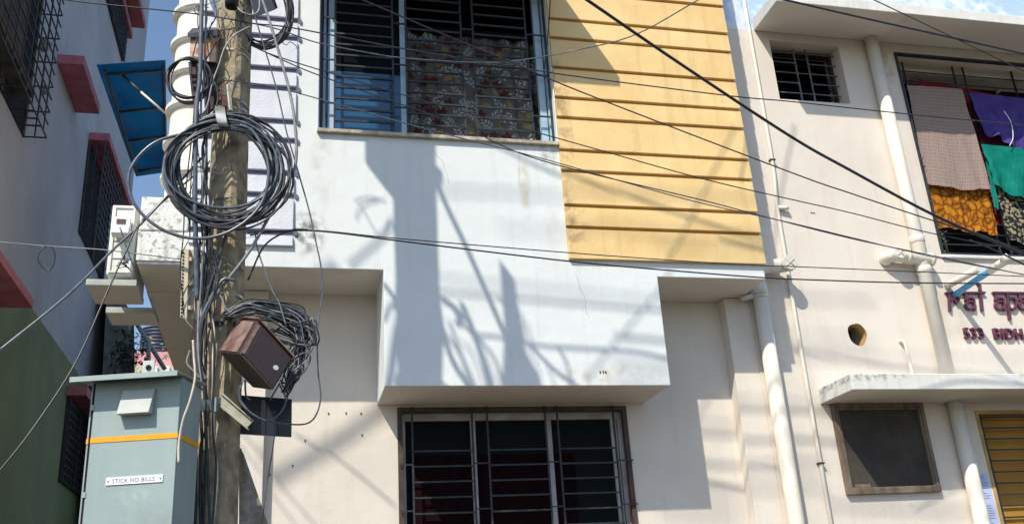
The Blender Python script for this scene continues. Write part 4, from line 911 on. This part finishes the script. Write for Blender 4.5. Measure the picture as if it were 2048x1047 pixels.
cable('drop_cable', [(520, -12, 4.8), (530, 15, 4.8), (548, 72, 4.8), (577, 174, 4.8), (590, 250, 4.8), (592, 320, 4.8), (578, 362, 4.8), (540, 430, 4.8), (500, 500, 4.8), (455, 560, 4.82), (425, 600, 4.86)], .0085, GREYC, 'thick grey cable curving down right of the pole along the big coil', n=10)
cable('drop_cable', [(500, -8, 4.85), (512, 40, 4.85), (552, 174, 4.85), (572, 260, 4.85), (591, 325, 4.85), (618, 420, 4.85), (632, 485, 4.85), (642, 535, 4.85), (644, 590, 4.85), (635, 660, 4.85), (636, 740, 4.85), (641, 798, 4.85), (624, 840, 4.85), (586, 848, 4.85), (520, 836, 4.85), (483, 802, 4.87), (478, 770, 4.9)], .0042, SLATE, 'long loose cable dangling in front of the left recess and looping back to the pole', n=8)
cable('drop_cable', [(496, 560, 4.86), (530, 490, 4.86), (580, 461, 4.86), (615, 459, 4.9)], .005, BLK, 'short cable bridging from the pole to the low wires')
cable('drop_cable', [(510, 462, 4.86), (516, 500, 4.84), (540, 570, 4.8), (558, 605, 4.78), (572, 650, 4.75)], .004, SLATE, 'thin cable dropping from the low wires into the tangled cables')
cable('drop_wire', [(552, 850, 5.0), (545, 900, 5), (535, 960, 5), (522, 1060, 5)], .003, SLATE, 'thin wire falling below the flat black panel')
cable('drop_cable', [(386, 680, 4.36), (388, 715, 4.36), (390, 755, 4.35), (380, 800, 4.35), (366, 840, 4.36), (358, 885, 4.37), (357, 925, 4.37)], .0055, PALEC, 'pale cable end hanging over the right side of the cabinet')
cable('tie_wire', [(398, 30, 4.8), (388, 22, 4.8), (390, 14, 4.8), (398, 12, 4.8), (402, 20, 4.8)], .003, SLATE, 'tiny curled wire near the top of the white column')
GV = 'cables running down the pole'
rr = random.Random(5)
cable('pole_cable', [(404, -8, 4.78), (402, 60, 4.78), (400, 150, 4.78), (393, 215, 4.78), (391, 300, 4.77), (390, 400, 4.77), (392, 500, 4.78), (394, 600, 4.8)], .0125, SLATE, 'thickest slate cable running straight down just left of the pole', GV)
vc = [([(413, -8), (411, 60), (408, 150), (402, 220), (412, 300), (404, 380), (408, 470), (402, 560), (396, 680), (405, 780)], .006, GREYC, 'grey cable beside the thickest slate cable'),
      ([(425, -8), (432, 30), (418, 60), (410, 110), (408, 170), (413, 250), (412, 330), (402, 420), (410, 520), (418, 560), (404, 640), (398, 760), (404, 900), (408, 1060)], .0055, SLATE, 'wavy slate cable left of the pole'),
      ([(500, 53), (470, 70), (450, 95), (438, 130), (425, 165), (415, 210), (400, 240), (396, 270)], .005, GREYC, 'grey cable crossing the pole diagonally under the top'),
      ([(430, 165), (436, 200), (420, 240), (412, 270), (414, 340), (412, 420), (414, 500), (424, 560), (420, 620), (428, 690), (427, 760), (425, 850), (432, 920), (430, 980), (424, 1060)], .0055, BLK, 'black cable that follows the pole front to its base'),
      ([(441, 520), (430, 560), (418, 610), (428, 660), (426, 740), (428, 870), (434, 940), (432, 990), (424, 1060)], .006, PALEC, 'pale grey cable along the lower front of the pole'),
      ([(412, 270), (405, 300), (410, 360), (420, 400), (420, 470), (430, 520), (436, 560), (420, 610), (404, 650), (400, 720), (410, 800), (416, 960), (420, 1060)], .007, BLK, 'black cable passing behind the big coil'),
      ([(470, 560), (445, 560), (420, 600), (402, 640), (396, 690), (400, 730), (412, 760)], .009, SLATE, 'thick bent cable swinging left below the coil'),
      ([(452, 470), (430, 540), (412, 600), (404, 660), (402, 720)], .0085, BLK, 'thick black cable bent beside the beige box'),
      ([(400, 480), (398, 540), (404, 600), (412, 660), (410, 740), (415, 840), (400, 900), (408, 1000), (404, 1060)], .006, BLK, 'black cable down the shaded left of the pole'),
      ([(402, 560), (380, 590), (368, 620), (372, 640), (395, 665)], .0035, GREYC, 'thin grey wire looping over the beige box'),
      ([(440, 590), (455, 620), (475, 630), (512, 622)], .0035, GREYC, 'thin wire from the pole to the top of the brown box'),
      ([(380, 700), (374, 725), (388, 742), (400, 755)], .005, GREYC, 'short grey loop beside the cabinet roof'),
      ([(396, 640), (402, 700), (399, 790), (404, 880), (400, 960), (402, 1060)], .008, BLK, 'thick black cable at the far left foot of the pole'),
      ([(412, 700), (409, 800), (412, 900), (406, 1060)], .008, BLK, 'thick black cable second from the left at the pole foot'),
      ([(390, 820), (392, 900), (390, 1060)], .008, BLK, 'black cable against the cabinet side')]
for i, (pts, r, mt_, lb) in enumerate(vc):
    Y0 = 4.80+.006*(i % 5)
    if pts[-1][1] > 1000 and pts[-1][0] < 412: Y0 = 4.87
    cable('pole_cable', [(x, y, Y0) for x, y in pts], r, mt_, lb, GV)
bx_ = B(); p0, p1 = P(388, 1060, 5.02), P(425, 780, 5.02)  # dark board put in for the shade around the cables
bx_.box(p0.x, p1.x, 5.0, 5.04, .3, p1.z, bev=.004); tag(bx_.build('shade_backing', M('black_backing', (.03, .032, .032), (.018, .02, .02), 12, .7)), 'dark flat backing for the shade behind the cables, left of the pole foot', 'backing')
def loop(b, xl, xr, yt, yb_, Y, r, n=40, tilt=0, wob=1.2, rnd=None, mi=0, a0=0, a1=360):
    cx, cy, rx, ry = (xl+xr)/2, (yt+yb_)/2, (xr-xl)/2, (yb_-yt)/2; ph = rnd.uniform(0, 6.28); pts = []
    for k in range(n+1):
        a = R_(a0+(a1-a0)*k/n); rad = 1+.012*math.sin(3*a+ph)*wob
        pts.append(P(cx+rx*rad*math.cos(a+tilt), cy+ry*rad*math.sin(a+tilt), Y+.012*math.sin(2*a+ph)))
    b.tube(pts, r, 7, mi, cap=False)
rr = random.Random(31)
coil = thing('cable_coil', P(458, 455, 4.82), 'big round coil of many black and grey cables hooked on the pole front', 'cable coil')
for q, (mt_, nn_) in enumerate(((BLK, 13), (SLATE, 9), (GREYC, 3))):
    b = B()
    for k in range(nn_):
        u = rr.random(); v = rr.random()
        loop(b, 327+30*u, 590-56*v, 227+30*rr.random(), 459-42*rr.random(), 4.755+.06*rr.random(), rr.choice((.0055, .0068, .0078)), rnd=rr, wob=1.8)
    b.build('cable_turns', mt_, coil)
cable('cable_loop', [(410, 270, 4.78), (370, 268, 4.76), (310, 285, 4.75), (268, 325, 4.75), (257, 365, 4.75), (270, 410, 4.75), (310, 450, 4.75), (360, 472, 4.75), (410, 476, 4.75), (460, 462, 4.74), (505, 430, 4.73), (530, 390, 4.73), (537, 340, 4.73), (528, 300, 4.74), (505, 262, 4.75), (480, 250, 4.76)], .0085, SLATE, 'single wide loop of slate cable reaching left past the big coil', n=8)
rr = random.Random(33); b = B()
for k in range(6): loop(b, 328+14*rr.random(), 425-16*rr.random(), 106+14*rr.random(), 212-24*rr.random(), 4.80+.03*rr.random(), .0055, rnd=rr, wob=2)
tag(b.build('cable_coil', BLK), 'small black cable coil hanging before the rusty fuse box', 'cable coil')
rr = random.Random(35); b = B()
for k in range(10): loop(b, 470+20*rr.random(), 572+18*rr.random(), -60+20*rr.random(), 84+14*rr.random(), 4.98+.06*rr.random(), .0058, rnd=rr, wob=3)
tag(b.build('cable_coil', BLK), 'dark cable coil behind the pole top, beside the flat splice box', 'cable coil')
cable('cable_end', [(560, 82, 5), (572, 90, 5), (580, 84, 5), (592, 92, 5), (594, 98, 5)], .0025, SLATE, 'loose wire end poking right from the top cable coil')
cable('cable_arc', [(470, 10, 4.82), (485, 25, 4.8), (505, 30, 4.8), (518, 20, 4.8), (519, -8, 4.8)], .0055, GREYC, 'grey cable arc under the black cup at the pole top')
# tangled mass behind the brown box
rr = random.Random(37)
tg = thing('cable_tangle', P(570, 760, 4.9), 'tangled bunch of thin cables spilling out behind the brown junction box', 'cable bundle')
for mt_, nn_, r in ((BLK, 38, .0042), (SLATE, 12, .004), (GREYC, 9, .0032)):
    b = B()
    for k in range(nn_):
        s = rr.random(); j = lambda a: rr.gauss(0, a)
        Y = 4.78+.16*rr.random()
        pts = [(452+j(3), 628+8*s+j(3), Y), (490+j(6), 606+22*s+j(4), Y), (535+j(6), 600+40*s+j(5), Y), (585+12*(1-s)+j(8), 618+45*s+j(7), Y), (608-20*s+14*rr.random(), 660+30*s+j(9), Y), (604-8*s+j(9), 705+j(10), Y), (588+j(9), 745+j(8), Y), (574+j(5), 775+j(6), Y)]
        if rr.random() < .25: pts = pts[:4]+[(628+j(4), 655+j(10), Y), (620+j(5), 690, Y), (565+j(10), 672+j(10), Y), (540+j(6), 665, Y)]
        b.tube(spline([P(*p) for p in pts], 6), r, 6)
    b.build('thin_cables', mt_, tg)
b = B()
for pts in ([(586, 716, 4.8), (610, 705, 4.8), (621, 716, 4.8), (606, 745, 4.8), (575, 765, 4.82), (560, 760, 4.85)], [(484, 765, 4.8), (478, 790, 4.8), (490, 815, 4.8), (530, 840, 4.8), (556, 830, 4.8), (572, 800, 4.8), (560, 770, 4.8)], [(490, 760, 4.85), (492, 790, 4.9), (500, 800, 4.9)], [(560, 765, 4.85), (548, 785, 4.9), (540, 800, 4.9)], [(575, 760, 4.85), (574, 800, 4.9)]):
    b.tube(spline([P(*p) for p in pts], 7), .0048, 6)
b.build('looping_cables', SLATE, tg)
b = B(); rr = random.Random(43)
for k in range(16):
    x = rr.uniform(388, 436); y = rr.uniform(-10, 500); L_ = rr.uniform(150, 450); pts = []
    for q in range(7): pts.append((x, y+L_*q/6, 4.79+.05*rr.random())); x += rr.gauss(0, 9)
    b.tube(spline([P(*p) for p in pts], 6), rr.choice((.0018, .0025, .0035)), 5)
tag(b.build('thin_wire_tangle', IRON), 'thin dark wires loosely twined around the thick cables left of the pole', 'cable')
b = B()
for k in range(9):
    x, y = rr.uniform(425, 500), rr.uniform(120, 620); pts = [(x, y, 4.82)]
    for q in range(4): x += rr.gauss(0, 14); y += rr.uniform(-10, 18); pts.append((x, y, 4.80+.03*rr.random()))
    b.tube(spline([P(*p) for p in pts], 5), rr.choice((.0015, .0022, .003)), 5)
tag(b.build('loose_wire_bits', SLATE), 'loose bits of wire stuck to the pole front around the big coil', 'cable')
# dark thin fillers of vine-like wire at the pole top
b = B(); rr = random.Random(41)
for k in range(14):
    x, y = rr.uniform(440, 500), rr.uniform(-5, 60); pts = [(x, y, 4.85)]
    for q in range(4): x += rr.gauss(0, 9); y += rr.uniform(2, 22); pts.append((x, y, 4.84+.02*rr.random()))
    b.tube(spline([P(*p) for p in pts], 4), rr.choice((.002, .003, .004)), 5)
tag(b.build('wire_ends', IRON), 'frayed dark wire ends clinging to the pole top', 'cable')
# ------------------------------------------------------------------ wires above the frame, known from their shadows on the walls
GS = 'wires above the view'
def shw(pts, t, r, label, Y=D0, n=6):
    b = B(); b.tube(spline([SH(x, y, Y, t) for x, y in pts], n), r, 6); return tag(b.build('high_wire', BLK), label, 'cable', GS)
LB = 'overhead wire passing above the view, seen only by its shadow on the facade'
shw([(835, 582), (883, 584), (1320, 621), (1800, 650)], 2.6, .011, 'high wire casting the uppermost of the parallel level shadows on the central box')
shw([(835, 553), (883, 556), (1320, 600), (1800, 640)], 4.2, .009, 'high wire casting the faint level shadow just above the thicker one on the box')
shw([(835, 379), (880, 381), (1125, 392), (1700, 420)], 5.0, .012, 'high wire casting the faint level shadow on the white wall below the window sill')
shw([(1000, 458), (1100, 462), (1400, 480), (1700, 500)], 6.0, .011, 'high wire casting the very soft level shadow over the lowest yellow planks')
shw([(895, 600), (940, 662), (1005, 675), (1090, 692), (1255, 702), (1335, 716), (1500, 750)], 1.8, .011, 'high wire casting the ropy shadow low on the central box')
shw([(878, 340), (881, 383), (940, 510), (1009, 667), (1060, 780)], 1.7, .02, 'high wire casting the strut shadow slanting right from the pole shadow')
shw([(1473, 267), (1427, 367), (1347, 527), (1317, 581), (1229, 688), (1170, 763)], 2.2, .0075, 'high wire casting the long thin shadow slanting from the yellow planks to the box bottom')
shw([(980, 285), (1121, 352), (1360, 440), (1530, 492)], 2.4, .0125, 'high wire casting the slanting shadow from the window sill corner across the yellow planks')
shw([(1000, 800), (1045, 660), (1000, 600)], 2.0, .008, LB)
shw([(1060, 690), (1110, 740), (1160, 775)], 1.9, .014, LB)
shw([(1120, 700), (1135, 730), (1145, 790)], 2.3, .012, LB)
shw([(925, 610), (960, 700), (985, 790)], 1.8, .022, LB)
shw([(880, 640), (905, 720), (950, 790)], 1.7, .02, LB)
shw([(800, 610), (790, 700), (776, 790)], 1.7, .018, LB)
shw([(770, 570), (785, 590), (800, 640)], 1.7, .014, LB)
shw([(710, 405), (722, 398), (745, 396), (770, 402)], 1.7, .007, LB); shw([(712, 440), (720, 420), (735, 408), (760, 400)], 1.7, .006, LB); shw([(722, 410), (738, 440), (760, 470), (778, 440)], 1.7, .005, LB)
shw([(875, 335), (884, 350), (880, 370)], 1.6, .008, LB)
shw([(700, 532), (760, 480), (790, 440)], 2.6, .016, LB)
rr = random.Random(77)
for k in range(5):
    x = rr.uniform(885, 960); pts = [(x, rr.uniform(640, 690)), (x+rr.uniform(25, 35), rr.uniform(712, 722)), (x+rr.uniform(50, 75), rr.uniform(785, 800))]
    shw(pts, rr.uniform(2.2, 3.4), rr.uniform(.006, .014), LB)
shw([(886, 600), (905, 612), (922, 632), (915, 650)], 1.7, .02, LB)
for k in range(2): shw([(1040+12*k, 620+20*k), (1052+14*k, 690), (1075+20*k, 730), (1085+30*k, 790)], 2.4, .007, LB)
for k in range(2): shw([(800+rr.uniform(-3, 6), 590+8*k), (788-4*k, 680), (770-2*k+rr.uniform(-6, 6), 790)], 2.0, .006, LB)
shw([(765, 565), (780, 585), (797, 600), (782, 612), (768, 640)], 1.7, .013, LB)
# unseen plate added above the view, outlined to cast the spike shadow
b = prism([SH(x, y, D0, 1.8) for x, y in ((1003, 525), (1030, 560), (1040, 640), (1050, 700), (1075, 745), (1090, 800), (1008, 800), (1014, 660))], .02)
tag(b.build('spike_shadow_plate', PANEL), 'unseen dark plate above the view, added to cast the spike shadow on the box', 'shadow caster')
for pts, t, r in (([(1500, 680), (1600, 700), (1700, 720), (1850, 742), (2100, 760)], 3.0, .013), ([(1380, 695), (1640, 712), (2100, 725)], 6, .013), ([(1300, 868), (1480, 878), (1620, 880), (1700, 890)], 3.2, .014), ([(1300, 925), (1480, 930), (1650, 925)], 5, .014), ([(1300, 965), (1480, 975), (1650, 970)], 5, .014), ([(1650, 1010), (1900, 1020), (2100, 1040)], 5, .014)):
    shw(pts, t, r, 'overhead wire passing above the view, seen only by its shadow on the cream wing wall', DR)
shw([(545, 960), (680, 880), (790, 800)], 4.2, .035, 'overhead cable above the view, seen by its broad shadow left of the lower window', D1)
shw([(590, 868), (680, 920), (790, 1010)], 2.0, .007, 'overhead wire above the view, seen by its thin shadow left of the lower window', D1)
shw([(480, 880), (535, 940), (640, 1060)], 2.2, .005, 'overhead wire above the view, seen by its slanting shadow beside the torn net', D1)
shw([(480, 905), (535, 975), (600, 1060)], 2.2, .005, 'second overhead wire above the view with a slanting shadow beside the torn net', D1)
shw([(1590, 250), (1560, 400), (1540, 560)], 2.2, .0075, 'overhead wire above the view whose shadow slants under the small window', DR)
print('objects', len(bpy.data.objects))
